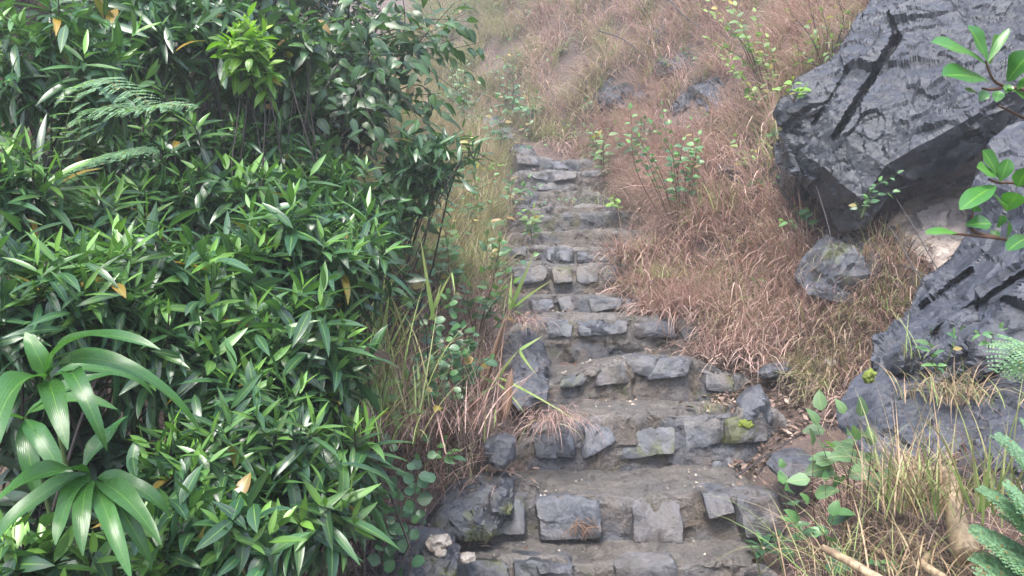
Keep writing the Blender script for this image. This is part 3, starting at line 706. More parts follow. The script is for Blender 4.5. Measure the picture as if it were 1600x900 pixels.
crag('rock', [(788, 618, 3.5), (796, 588, 3.6), (830, 579, 3.64), (860, 592, 3.58), (854, 626, 3.48), (812, 640, 3.44)], [(815, 600, 3.54), (840, 602, 3.52), (828, 620, 3.45)], 'slate', 'dark rock below the curled green blades on the left verge', thick=.3, seed=196, res=.011, fs=(5, 11, 25), fa=(.022, .012, .005))
FR = 'stones where the path bends away'
for i, (poly, lab) in enumerate([([(742, 205), (755, 186), (780, 184), (792, 200), (770, 212)], 'farthest pale stone where the path bends out of sight'),
        ([(752, 224), (770, 206), (800, 208), (806, 226), (775, 234)], 'flat stone below the farthest one on the bend of the path'),
        ([(782, 246), (800, 230), (834, 236), (840, 252), (800, 256)], 'broad grey stone just above the top step')]):
    rock('stone', poly, 9.4 + .5 * (2 - i), .7, 'slate', lab, 'stone', tilt=1.0, seed=230 + i, res=.025, group=FR, fa=(.04, .02, .006))
# moss cushions and loose stones
rock('moss_cushion', [(1150, 664), (1152, 656), (1163, 653), (1174, 657), (1175, 668), (1163, 673)], 3.33, .06, 'moss', 'bright green moss cushion below the upright stone', 'moss', e=.8, fs=(14, 40, 90), fa=(.006, .005, .004), nb=.004, seed=240, res=.004)
rock('moss_cushion', [(1346, 590), (1350, 580), (1360, 577), (1368, 584), (1364, 596), (1352, 598)], 2.68, .05, 'moss', 'small yellow green moss cushion on the grey rock hump', 'moss', e=.8, fs=(14, 40, 90), fa=(.006, .005, .004), nb=.004, seed=241, res=.004, off=-.12)
rock('stone', [(666, 846), (678, 835), (700, 834), (706, 846), (690, 854), (672, 854)], 2.58, .09, 'pebble', 'tan stone as big as a fist on the mossy rock', 'stone', e=.5, fs=(10, 24, 50), fa=(.012, .006, .003), nb=.006, seed=245, res=.005, off=-.05)
rock('stone', [(678, 858), (686, 854), (696, 857), (697, 866), (688, 868), (680, 865)], 2.55, .04, 'pebble', 'white chip of stone next to the tan stone', 'stone', e=.5, fs=(14, 30, 60), fa=(.008, .004, .002), nb=.004, seed=246, res=.004, off=-.05)
rock('stone', [(718, 866), (728, 862), (742, 864), (744, 872), (730, 876), (720, 873)], 2.62, .06, 'pebble', 'pale pebble at the edge of the lowest step', 'stone', e=.5, fs=(14, 30, 60), fa=(.008, .004, .002), nb=.004, seed=247, res=.004)
rock('stone', [(1284, 566), (1292, 558), (1304, 560), (1306, 570), (1294, 576), (1286, 573)], 3.55, .08, 'pebble', 'whitish stone among dead leaves at the foot of the bank', 'stone', e=.5, fs=(10, 24, 50), fa=(.01, .005, .003), nb=.006, seed=248, res=.006)

bpy.context.view_layer.update()
_dg = bpy.context.evaluated_depsgraph_get()
def hit(px, py, back=.0):
    """where the ground, a step or a rock lies on this line of sight"""
    from mathutils import Vector
    dv = Vector(((px - 800) / F, 1, (450 - py) / F)); r = scene.ray_cast(_dg, Vector((0, 0, CZ)), dv)
    p = np.array(r[1]); return p - np.array(dv) * back

BR = 'rocks showing through the dry grass bank'
def embedded(poly, lab, seed, proud=.34):
    q = [(x, y, hit(x, y)[1]) for x, y in poly]; cx, cy = np.mean([p[0] for p in q]), np.mean([p[1] for p in q])
    rg = np.random.default_rng(seed)
    inn = [((x * .55 + cx * .45) + rg.normal(0, 3), (y * .55 + cy * .45) + rg.normal(0, 3)) for x, y in poly[::2]]
    inn = [(x, y, hit(x, y)[1] - rg.uniform(.4, 1) * proud) for x, y in inn]
    crag('rock', [(x, y, d + .06) for x, y, d in q], inn, 'slate', lab, thick=.5, seed=seed, res=.022, fs=(3.5, 8, 18), fa=(.05, .025, .010), group=BR)
for i, (poly, lab) in enumerate([
    ([(1003, 70), (1012, 40), (1040, 28), (1048, 48), (1034, 72), (1012, 86)], 'small dark rock high on the bank, poking out of dry grass'),
    ([(1012, 96), (1040, 84), (1080, 72), (1086, 100), (1060, 122), (1020, 124)], 'pale grey rock just below the highest dark rock on the bank'),
    ([(925, 150), (950, 120), (990, 132), (1025, 126), (1022, 160), (980, 172), (930, 178)], 'wide low ledge of dark rock halfway up the grassy bank'),
    ([(1070, 140), (1090, 116), (1124, 108), (1134, 140), (1120, 176), (1086, 172)], 'grey rock behind the taller leafy shrub on the bank'),
    ([(1115, 260), (1136, 240), (1152, 258), (1150, 284), (1122, 288)], 'little rock right of the bluish shrub, half buried by grass'),
    ([(1205, 245), (1225, 200), (1250, 260), (1262, 320), (1235, 330), (1215, 300)], 'dark shaded rock tucked beneath the left tip of the boulder'),
    ([(955, 195), (985, 180), (1010, 190), (1000, 215), (965, 212)], 'rock patch beneath the wide low ledge'),
    ([(1045, 150), (1070, 135), (1080, 165), (1060, 185), (1040, 175)], 'dark cleft rock between the ledge and the grey rock'),
    ([(1160, 170), (1185, 150), (1205, 185), (1190, 215), (1165, 205)], 'rock patch below the tall thin shrub')]):
    embedded(poly, lab, 200 + 4 * i)
HAZE, SUN_E, EXPO = 0.0072, 1.5, 2.22
def rnd(a, b, n=None): return RS.uniform(a, b, n)
def sph(n, zmin=-1.0):
    v = nrm(RS.normal(size=(n * 4 + 40, 3))); v = v[v[:, 2] > zmin][:n]; return v
UP = np.array([0, 0, 1.0])

def whorl(bag, tips, axes, L, Wd, kmin=10, kmax=16, shape='lance', dead=.014, youngk=1.0, length=(.09, .17), el=(-30, 68), bright=(0, 1), dark=0.):
    """leafy shoot tips: spiral leaves, old ones drooping below, young erect ones on top"""
    n = len(tips); K = RS.integers(kmin, kmax + 1, n); sid = np.repeat(np.arange(n), K)
    k = np.concatenate([np.arange(x) for x in K]); f = (k + .5) / K[sid]
    ax = nrm(axes)[sid]
    ref = np.where(np.abs(ax[:, 2:3]) > .9, np.array([1., 0, 0]), UP)
    A = nrm(np.cross(ax, ref)); B = np.cross(ax, A)
    Ls = rnd(*length, n)[sid]
    az = k * 2.4 + rnd(0, 6.28, n)[sid] + RS.normal(0, .25, len(k))
    rad = np.cos(az)[:, None] * A + np.sin(az)[:, None] * B
    e = np.radians(el[0] + (el[1] - el[0]) * f ** 1.6 + RS.normal(0, 10, len(k)))
    D = np.cos(e)[:, None] * rad + np.sin(e)[:, None] * ax
    N = -np.sin(e)[:, None] * rad + np.cos(e)[:, None] * ax
    P = tips[sid] + ax * ((f - 1) * Ls)[:, None]
    sc = rnd(.78, 1.18, n)[sid]
    LL = L * sc * np.interp(f, [0, .5, .8, 1], [1, 1.05, .8, .42]) * rnd(.85, 1.12, len(k))
    ww = Wd * sc * np.interp(f, [0, .5, .8, 1], [1, 1.0, .8, .45]) * rnd(.85, 1.15, len(k))
    bd = np.interp(f, [0, .6, 1], [.95, .5, .05]) * rnd(.5, 1.4, len(k))
    yk = rnd(*bright, n)[sid]
    yg = np.clip(np.interp(f, [0, .55, .8, 1], [.0, .08, .55, 1.0]) * youngk * (.6 + .75 * yk) + RS.normal(0, .06, len(k)), 0, 1)
    dd = (RS.random(len(k)) < dead) * rnd(.6, 1, len(k)) * (f < .6)
    t = np.stack([np.clip(RS.normal(.45 + dark, .22, len(k)), 0, 1), yg, dd], 1)
    leaves(bag, P, D, N, LL, ww, bd, t, shape, seg=6, fold=.28)

def bush(px, py, d, rx, rz, n, label, L=.105, Wd=.026, mat='shiny', group='glossy shrubs of the roadside thicket', root=None, ry=None, name='glossy_shrub', up=.85, zmin=-.45, cat='shrub', inner=1.0, **kw):
    if mat == 'shiny': s_ = rnd(.82, 1.16); n = int(n * 1.65 / s_); rx *= 1.3; rz *= 1.15; L *= s_; Wd *= rnd(.62, .92) * s_; inner *= .65
    c = W(px, py, d); Rx, Rz = rx / F * d, rz / F * d; Ry = ry or .8 * (Rx + Rz) / 2
    rt = c + np.array([0, .15, 0]) if root is None else np.asarray(root, float)
    rt[2] = float(gz(rt[0], rt[1])) - .03
    E = empty(name, rt, label, cat, group)
    dr = sph(n, zmin); dr[:, 1] -= .25; dr = nrm(dr)
    n = len(dr); rr = rnd(.2, 1.12, n) ** .6
    tips = c + dr * np.array([Rx, Ry, Rz]) * rr[:, None]
    tips[:, 2] = np.maximum(tips[:, 2], gz(tips[:, 0], tips[:, 1]) + .08)
    axes = nrm(dr * .75 + up * UP + RS.normal(0, .22, (n, 3)))
    b = Bag(); whorl(b, tips, axes, L, Wd, dark=rnd(-.14, .14), **kw)
    ni = int(n * 5 * inner)                                      # old leaves further in
    if ni:
        ip = c + sph(ni) * np.array([Rx, Ry, Rz]) * (rnd(.1, .9, ni) ** .5)[:, None]
        ip[:, 2] = np.maximum(ip[:, 2], gz(ip[:, 0], ip[:, 1]) + .04)
        D = nrm(sph(ni) + np.array([0, -.2, -.15])); t = np.stack([rnd(.1, .7, ni), rnd(0, .12, ni), (RS.random(ni) < .03) * .8], 1)
        leaves(b, ip, D, nrm(UP + RS.normal(0, .4, (ni, 3))), L * rnd(.7, 1.1, ni), Wd * rnd(.9, 1.25, ni), rnd(.2, 1.0, ni), t, kw.get('shape', 'lance'), seg=5)
    b.build('foliage', M[mat], E)
    s = Bag(); m = 8
    n = min(n, 7); k_ = RS.permutation(len(tips))[:n]; tips = tips[k_]; axes = axes[k_]; st = np.zeros((n, m, 3)); base = rt + np.stack([RS.normal(0, .05, n), RS.normal(0, .05, n), np.zeros(n)], 1)
    hub = rt * .55 + (c - np.array([0, 0, Rz * .6])) * .45 + RS.normal(0, .06, (n, 3))
    for i in range(n): st[i] = curve([base[i], hub[i] + RS.normal(0, .09, 3), tips[i] - axes[i] * .13, tips[i]], m)
    tubes(s, st, np.linspace(.0055, .0016, m) * rnd(.7, 1.2, n)[:, None], 5)
    s.build('stem', M['bark'], E)
    return E

# ------------------------------------------------------------------ the glossy thicket on the left
bush(70, 470, 1.55, 135, 105, 26, 'glossy long-leaved shrub at the left picture edge above the broad bamboo leaves', L=.115, Wd=.026)
bush(215, 445, 1.75, 120, 85, 24, 'glossy shrub with bright erect tips behind the arching bamboo blades', L=.11)
bush(320, 425, 1.95, 90, 60, 16, 'pale-tipped glossy shrub with a cluster of thin whitish green shoots on top', L=.105, youngk=1.3, bright=(.6, 1))
bush(455, 395, 2.15, 95, 80, 22, 'dense glossy shrub with light tips in the middle of the thicket', L=.11)
bush(535, 410, 2.35, 75, 75, 14, 'glossy shrub at the outer rim of the thicket facing the steps', L=.11)
bush(420, 525, 1.85, 105, 90, 24, 'deep green glossy shrub below the dense one, its lower leaves drooping', L=.11)
bush(300, 555, 1.7, 115, 90, 24, 'glossy shrub between the bamboo fan and the drooping shrub', L=.105)
bush(480, 590, 1.95, 85, 85, 17, 'dark glossy shrub next to the thin green verge grass', L=.11, youngk=.8)
bush(390, 670, 1.62, 105, 80, 20, 'low glossy shrub with wide dark leaves right of the lower bamboo fan', L=.11, youngk=.85)
bush(300, 730, 1.5, 80, 65, 12, 'small glossy shrub with one tall whorl beside the lower bamboo fan', L=.10)
bush(445, 770, 1.62, 100, 75, 17, 'glossy shrub lowest towards the mossy rock, dry stalks under it', L=.115, Wd=.024)
bush(310, 835, 1.3, 110, 75, 18, 'bright low shrub of small crowded whorls at the bottom edge', L=.085, Wd=.026, youngk=1.15)
bush(60, 880, 1.15, 85, 55, 8, 'yellow green sprout of stout leaves in the bottom left corner', L=.10, Wd=.03, youngk=1.2)
bush(530, 720, 1.85, 55, 60, 8, 'light green narrow-leaved shrub reaching out over the verge', L=.10, Wd=.022, youngk=1.25, bright=(.5, 1))
bush(120, 330, 2.1, 100, 60, 14, 'glossy shrub with sparse shoots under the dark hollow at the left', L=.11, inner=.5)
bush(20, 300, 1.9, 70, 80, 12, 'tall glossy shoots crowding the left picture edge', L=.12, youngk=1.2)
bush(390, 310, 2.5, 120, 50, 18, 'glossy shrub closing the lower rim of the dark hollow', L=.11)
bush(250, 290, 2.4, 80, 45, 9, 'few glossy shoots standing before the dark hollow', L=.11, inner=.4)
bush(300, 195, 2.75, 80, 50, 5, 'few glossy sprigs crossing the dark hollow right of the fern', L=.10, inner=.25)
bush(190, 225, 2.6, 80, 45, 5, 'few glossy sprigs under the fern fronds', L=.10, inner=.25)
bush(425, 225, 2.8, 80, 50, 6, 'few glossy sprigs below the lime green shrub', L=.10, inner=.25)
bush(545, 320, 2.8, 70, 60, 12, 'shaded glossy shrub under the small-leaved tree', L=.11, youngk=.7)
bush(60, 110, 2.3, 130, 110, 24, 'tall glossy shrub with yellow green tips in the top left corner', L=.115, Wd=.028, youngk=1.1)
bush(210, 60, 2.8, 110, 80, 18, 'dark tall shrub overhanging the hollow, leaves hanging', L=.13, Wd=.032, youngk=.5, up=.3)
bush(320, 45, 3.0, 80, 60, 12, 'bluish shrub with long hanging leaves above the fern', L=.15, Wd=.036, youngk=.35, up=.1)
bush(110, 215, 2.6, 80, 60, 8, 'thin glossy shrub left of the fern fronds', L=.11, inner=.4)
bush(680, 245, 3.3, 75, 45, 12, 'dark shrub with long drooping leaves at the path side of the thicket', L=.125, Wd=.034, youngk=.3, up=.1, root=W(560, 300, 3.4), kmin=5, kmax=8, length=(.2, .32))
bush(390, 75, 2.65, 45, 60, 13, 'lime green young shrub shining out of the dark thicket', L=.075, Wd=.026, mat='lime', group=None, youngk=1.0, bright=(.5, 1))
bush(455, 60, 2.9, 60, 55, 12, 'light green shrub with a few reddish leaves right of the lime one', L=.09, Wd=.03, youngk=.9, group=None, dead=.06, mat='ovate')

def spray(name, label, cat, base, ends, nl, L, Wd, mat='ovate', shape='ovate', stem='bark', r=.004, sag=.0, young=.25, start=.35, droop=.5, group=None, face=.3, dead=.03, crook=.05, opposite=False, rise=.35):
    """woody or leafy plant: curved branches from one base, leaves set along them"""
    base = np.asarray(base, float); ends = np.asarray(ends, float)
    E = empty(name, base, label, cat, group); b = Bag(); s = Bag(); m = 12
    n = len(ends); C = np.zeros((n, m, 3))
    for i, e in enumerate(ends):
        ln = np.linalg.norm(e - base)
        mid = base * .5 + e * .5 + np.array([0, 0, rise * .3 * ln]) + RS.normal(0, crook * ln, 3)
        C[i] = curve([base, mid, e], m)
    tubes(s, C, np.linspace(r, r * .3, m), 5)
    s.build('stem', M[stem], E)
    for i in range(n):
        T = nrm(np.gradient(C[i], axis=0)); k = max(2, int(nl * rnd(.8, 1.2)))
        f = np.linspace(start, 1, k); x = f * (m - 1); j = np.clip(x.astype(int), 0, m - 2); fr = (x - j)[:, None]
        P = C[i][j] * (1 - fr) + C[i][j + 1] * fr; tt = T[j]
        S = nrm(np.cross(tt, UP)) ; sg = np.where(np.arange(k) % 2, 1, -1)[:, None]
        D = nrm(S * sg + tt * .55 + RS.normal(0, .28, (k, 3)) - UP * .15); D[-1] = tt[-1]
        N = nrm(UP + np.array([0, -face, 0]) + RS.normal(0, .3, (k, 3)))
        sc = np.interp(f, [start, .75, 1], [1, 1, .65]) * rnd(.75, 1.2, k)
        t = np.stack([np.clip(RS.normal(.45, .2, k), 0, 1), np.clip(young * rnd(.2, 1.5, k) + (f > .9) * .4 * young * 2, 0, 1), (RS.random(k) < dead) * .8], 1)
        leaves(b, P + D * .006, D, N, L * sc, Wd * sc, droop * rnd(.3, 1.5, k), t, shape, seg=5, fold=.2)
        if opposite:
            leaves(b, P + D * .006, nrm(D - 2 * S * np.sum(D * S, 1, keepdims=True)), N, L * sc, Wd * sc, droop * rnd(.3, 1.5, k), t, shape, seg=5, fold=.2)
    b.build('foliage', M[mat], E)
    return E

def onground(px, py, d):
    p = W(px, py, d); p[2] = float(tread(p[0], p[1])) - .01; return p

HD = 'dim shrubs inside the hollow of the thicket'
for px, py, d, rx, rz, n, lab in [(150, 150, 3.1, 110, 80, 26, 'dim shrub deep in the hollow behind the fern'), (275, 120, 3.4, 110, 80, 26, 'dim shrub in the hollow right above the fern tip'), (340, 225, 3.3, 100, 60, 20, 'dim shrub in the lower middle of the hollow'),
        (430, 160, 3.2, 100, 90, 30, 'dim shrub between the hollow and the hanging tree'), (490, 270, 3.0, 100, 60, 26, 'dim shrub under the branches of the hanging tree'), (240, 235, 3.0, 90, 45, 14, 'dim low shrub at the floor of the hollow'),
        (610, 320, 3.3, 65, 55, 20, 'leafy dark shrub at the outer rim below the hanging tree'), (650, 255, 3.5, 60, 60, 20, 'dark shrub filling the path side of the hanging tree'), (560, 400, 2.7, 50, 70, 14, 'dark soft-leaved shrub on the rim above the thin green grass')]:
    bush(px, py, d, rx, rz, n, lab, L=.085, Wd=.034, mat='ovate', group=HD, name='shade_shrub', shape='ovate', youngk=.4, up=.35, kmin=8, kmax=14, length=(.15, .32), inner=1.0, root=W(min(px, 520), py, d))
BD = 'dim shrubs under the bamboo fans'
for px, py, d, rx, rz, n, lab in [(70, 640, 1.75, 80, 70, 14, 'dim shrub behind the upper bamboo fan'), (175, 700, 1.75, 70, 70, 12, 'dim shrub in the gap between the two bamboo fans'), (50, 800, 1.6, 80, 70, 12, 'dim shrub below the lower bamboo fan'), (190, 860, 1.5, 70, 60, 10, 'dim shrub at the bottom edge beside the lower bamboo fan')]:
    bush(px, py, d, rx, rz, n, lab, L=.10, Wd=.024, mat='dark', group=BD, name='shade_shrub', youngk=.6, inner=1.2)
# small-leaved tree hanging over the path side of the thicket
tb = W(500, 330, 3.9); tb[2] = gz(tb[0], tb[1]); E = empty('hanging_tree', tb, 'small-leaved tree leaning over the path, branches hanging from the top edge', 'tree')
bo, so = Bag(), Bag()
ends = [W(x + RS.normal(0, 12), y + RS.normal(0, 10), d) for x, y, d in
        [(470, 60, 3.0), (500, 130, 3.0), (530, 30, 3.1), (560, 90, 3.0), (540, 180, 3.0), (590, 50, 3.2), (600, 140, 3.1), (630, 90, 3.2), (620, 200, 3.2), (650, 20, 3.4), (670, 70, 3.4),
         (690, 140, 3.4), (700, 30, 3.6), (730, 60, 3.7), (720, 10, 3.6), (745, 110, 3.7), (660, 190, 3.3), (580, 230, 3.1), (520, 250, 3.0), (480, 200, 2.9), (640, 250, 3.3), (700, 190, 3.5), (680, 110, 3.3), (600, 10, 3.2),
         (560, 140, 3.3), (510, 80, 3.2), (640, 150, 3.4), (610, 90, 3.5), (735, 20, 3.8), (755, 70, 3.8), (665, 40, 3.6), (590, 180, 3.4), (550, 60, 3.4), (490, 20, 3.2), (710, 90, 3.7), (625, 40, 3.5), (570, 200, 2.95), (660, 230, 3.2), (450, 120, 3.0), (430, 200, 3.1), (680, 10, 3.3), (715, 150, 3.6),
         (720, -30, 3.4), (640, -40, 3.3), (560, -30, 3.2)]]
top = W(540, 60, 4.0)
C = np.zeros((len(ends), 14, 3))
for i, e in enumerate(ends):
    fk = tb + (top - tb) * rnd(.45, .95) + RS.normal(0, .06, 3)
    C[i] = curve([fk, (fk + e) / 2 + np.array([0, 0, .16]) + RS.normal(0, .06, 3), e], 14)
    k = RS.integers(22, 34); f = np.linspace(.12, 1, k); x = f * 13; j = np.clip(x.astype(int), 0, 12)
    P = C[i][j] + (C[i][j + 1] - C[i][j]) * (x - j)[:, None]; T = nrm(C[i][j + 1] - C[i][j])
    S = nrm(np.cross(T, UP)); sg = np.where(np.arange(k) % 2, 1, -1)[:, None]
    P = P + S * sg * rnd(0, .05, k)[:, None] - UP * rnd(0, .04, k)[:, None]
    D = nrm(S * sg * .8 + T * .5 - UP * rnd(0, .8, k)[:, None] + RS.normal(0, .3, (k, 3)))
    t = np.stack([np.clip(RS.normal(.4, .22, k), 0, 1), np.clip(RS.normal(.12, .2, k), 0, 1), (RS.random(k) < .02) * .8], 1)
    leaves(bo, P, D, nrm(UP + np.array([0, -.5, 0]) + RS.normal(0, .5, (k, 3))), rnd(.05, .095, k), rnd(.028, .042, k), rnd(.1, .9, k), t, 'ovate', seg=5, fold=.2)
bo.build('crown', M['ovate'], E)
tubes(so, C, np.linspace(.0045, .0012, 14), 5); so.build('branch', M['bark'], E)
sb = Bag(); tubes(sb, curve([tb, tb + (top - tb) * .5 + np.array([.1, 0, 0]), top], 14)[None], np.linspace(.03, .012, 14)[None], 8); sb.build('trunk', M['bark'], E)

# dark-coloured growth put in to darken the hollow of the thicket, and dead twigs
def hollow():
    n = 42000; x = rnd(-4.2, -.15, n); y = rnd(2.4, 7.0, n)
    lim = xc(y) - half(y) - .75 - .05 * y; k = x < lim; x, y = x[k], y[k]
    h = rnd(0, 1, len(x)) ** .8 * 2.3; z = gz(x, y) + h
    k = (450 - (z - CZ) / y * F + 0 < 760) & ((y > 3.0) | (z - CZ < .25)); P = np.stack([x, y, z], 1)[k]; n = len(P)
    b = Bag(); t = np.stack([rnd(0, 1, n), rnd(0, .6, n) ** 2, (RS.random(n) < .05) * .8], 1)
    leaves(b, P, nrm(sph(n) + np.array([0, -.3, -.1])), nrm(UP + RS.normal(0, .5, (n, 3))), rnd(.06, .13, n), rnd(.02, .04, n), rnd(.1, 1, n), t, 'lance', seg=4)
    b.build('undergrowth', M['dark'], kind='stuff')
    s = Bag(); n = 2600; x = rnd(-3.6, -.5, n); y = rnd(2.9, 5.2, n); k = x < xc(y) - half(y) - 1.1; x, y = x[k], y[k]; n = len(x)
    p0 = np.stack([x, y, gz(x, y) + rnd(0, 1.7, n)], 1); D = nrm(sph(n) + np.array([.2, 0, .9])); Ln = rnd(.2, .65, n)[:, None]
    p2 = p0 + D * Ln; p1 = (p0 + p2) / 2 + RS.normal(0, .06, (n, 3))
    tubes(s, np.stack([curve([a, c, e], 6) for a, c, e in zip(p0, p1, p2)]), rnd(.001, .003, n)[:, None] * np.linspace(1, .5, 6), 4)
    s.build('dead_twigs', M['twig'], kind='stuff')
hollow()

# ------------------------------------------------------------------ broad bamboo leaves, bottom left
def pxleaves(bag, rows, shape, tint=None, seg=9, fold=.18, wave=.0, N=(0, -.55, 1)):
    """single leaves by stalk and tip: (x0, y0, d0, x1, y1, d1, width m, droop)"""
    for r in rows:
        a, b = W(*r[0:3]), W(*r[3:6]); L = np.linalg.norm(b - a) * (1 + .06 * r[7] ** 2); dv = nrm(b - a)
        n = nrm(np.array(N) + RS.normal(0, .12, 3)); n = nrm(n - dv * (n @ dv))
        th = r[7] * .5                                             # start steeper so that the drooping leaf ends at its tip
        D = np.cos(th) * dv + np.sin(th) * n; Nn = np.cos(th) * n - np.sin(th) * dv
        t = tint if tint is not None else (rnd(.3, .7), rnd(.05, .3), 0)
        leaves(bag, a[None], D[None], Nn[None], L, r[6], r[7], np.array([t]), shape, seg=seg, fold=fold, wave=wave)

def bamboo(label, base, hub, rows, group='broad-leaved bamboo fans'):
    b0 = W(*base); b0[2] = gz(b0[0], b0[1]); E = empty('bamboo', b0, label, 'bamboo', group)
    s = Bag(); h = W(*hub); tubes(s, curve([b0, (b0 + h) / 2 + np.array([.03, .05, 0]), h], 10)[None], np.linspace(.006, .0025, 10)[None], 6); s.build('stem', M['greenstem'], E)
    b = Bag(); pxleaves(b, [r[:6] + (r[6] * .64, r[7] * 1.7 + .2) for r in rows], 'bamboo', seg=16, wave=.3, fold=.38); b.build('foliage', M['bamboo'], E)
bamboo('upper bamboo fan of broad arching blades at the left edge', (60, 800, 1.25), (75, 585, 1.15), [
    (72, 592, 1.15, 245, 548, 1.05, .050, .75), (68, 596, 1.15, 300, 670, 1.12, .045, 1.2), (75, 595, 1.14, 105, 700, 1.03, .052, .6), (110, 590, 1.14, 165, 700, 1.06, .040, 1.3),
    (72, 590, 1.14, -10, 720, .98, .07, .8), (75, 590, 1.15, 40, 520, 1.15, .045, .5), (78, 592, 1.16, 235, 620, 1.2, .04, .9)])
bamboo('lower bamboo fan with long hanging blades', (140, 900, 1.3), (140, 742, 1.15), [
    (140, 742, 1.15, 88, 850, 1.05, .048, .5), (142, 748, 1.14, 130, 866, 1.04, .044, .6), (146, 752, 1.14, 205, 905, 1.04, .042, .5), (148, 752, 1.15, 250, 850, 1.06, .05, .5),
    (140, 740, 1.15, -10, 790, 1.0, .06, .5), (150, 748, 1.16, 262, 805, 1.15, .045, .9), (138, 742, 1.15, -10, 860, 1.05, .05, .7), (130, 735, 1.16, 200, 650, 1.25, .045, .2), (120, 745, 1.17, 20, 760, 1.2, .045, .6), (150, 750, 1.15, 235, 880, 1.1, .042, .7)])
bamboo('half-hidden bamboo fan between the two others', (20, 830, 1.35), (40, 650, 1.3), [
    (40, 650, 1.3, 180, 640, 1.3, .05, .7), (40, 655, 1.3, 110, 760, 1.25, .05, .6), (35, 655, 1.3, -30, 680, 1.2, .05, .5), (42, 650, 1.3, 215, 585, 1.35, .045, .5), (40, 655, 1.3, 60, 780, 1.25, .05, .6)])

# ------------------------------------------------------------------ ferns
def frond(bag, pts, npin=22, wid=.11, young=.3):
    C = curve([W(*p) for p in pts], 40); T = nrm(np.gradient(C, axis=0)); L = np.sum(np.linalg.norm(np.diff(C, axis=0), axis=1))
    S0 = nrm(np.cross(T, np.array([0, -.5, 1.0]))); P, D, N, LL = [], [], [], []
    for f in np.linspace(.12, .99, npin):
        j = min(39, int(f * 39)); w = wid * np.interp(f, [.1, .35, .7, 1], [.7, 1, .7, .08])
        for sg in (-1, 1):
            ax = nrm(S0[j] * sg + T[j] * .45 + RS.normal(0, .06, 3)); nn = nrm(np.cross(np.cross(ax, np.array([0, -.5, 1.])), ax))
            k = max(3, int(w / .0055)); g = np.linspace(.04, 1, k)
            sag = -(g ** 2)[:, None] * w * .15 * UP
            pp = C[j] + ax * (g * w)[:, None] + sag; sd = np.cross(nn, ax)
            for s2 in (-1, 1):
                P.append(pp); D.append(np.tile(nrm(sd * s2 + ax * .55), (k, 1))); N.append(np.tile(nn, (k, 1)) + RS.normal(0, .15, (k, 3))); LL.append(w * .17 * np.interp(g, [0, .3, 1], [1, 1, .25]))
    P, D, N, LL = map(np.concatenate, (P, D, N, LL)); n = len(P)
    leaves(bag, P, D, N, LL + .002, .0052 + .1 * LL, .2, np.stack([rnd(.2, .8, n), rnd(0, 2 * young, n), (RS.random(n) < .03) * .7], 1), 'lance', seg=3)
    tubes(bag, C[None], np.linspace(.0018, .0006, 40)[None], 4, (.3, .1, .4))
def fern(label, base, fronds, wid, npin=22, young=.3):
    E = empty('fern', W(*base), label, 'fern', None)
    for pts in fronds:
        b = Bag(); frond(b, pts, npin, wid, young); b.build('frond', M['fern'], E)
fern('feathery light green fern reaching out of the dark hollow of the thicket', (90, 300, 2.241), [[(90, 300, 2.241), (110, 170, 2.116), (150, 125, 2.034), (215, 150, 1.950), (262, 175, 1.909)], [(90, 300, 2.241), (140, 180, 2.075), (210, 170, 1.950), (270, 163, 1.909), (310, 168, 1.892)], [(90, 300, 2.241), (150, 250, 2.075), (205, 235, 1.992), (245, 240, 1.959)]], .080)
fern('bright fern filling the bottom right corner', (1680, 930, 1.5), [[(1680, 930, 1.5), (1640, 800, 1.45), (1600, 720, 1.42), (1560, 690, 1.4)], [(1680, 930, 1.5), (1630, 850, 1.42), (1585, 800, 1.38), (1540, 775, 1.35)], [(1680, 930, 1.5), (1620, 880, 1.4), (1575, 860, 1.36), (1535, 850, 1.33)],
     [(1680, 930, 1.5), (1650, 760, 1.5), (1625, 690, 1.5), (1600, 665, 1.5)], [(1680, 930, 1.5), (1625, 915, 1.38), (1580, 905, 1.34), (1540, 910, 1.3)], [(1690, 930, 1.45), (1650, 850, 1.36), (1610, 800, 1.33), (1570, 760, 1.32)]], .095)
fern('yellowish fern tip entering from the right edge before the slate', (1680, 640, 1.7), [[(1680, 640, 1.7), (1630, 560, 1.65), (1590, 545, 1.6), (1550, 580, 1.55)], [(1690, 620, 1.7), (1640, 590, 1.65), (1600, 575, 1.62), (1572, 590, 1.6)]], .075, 18, .45)

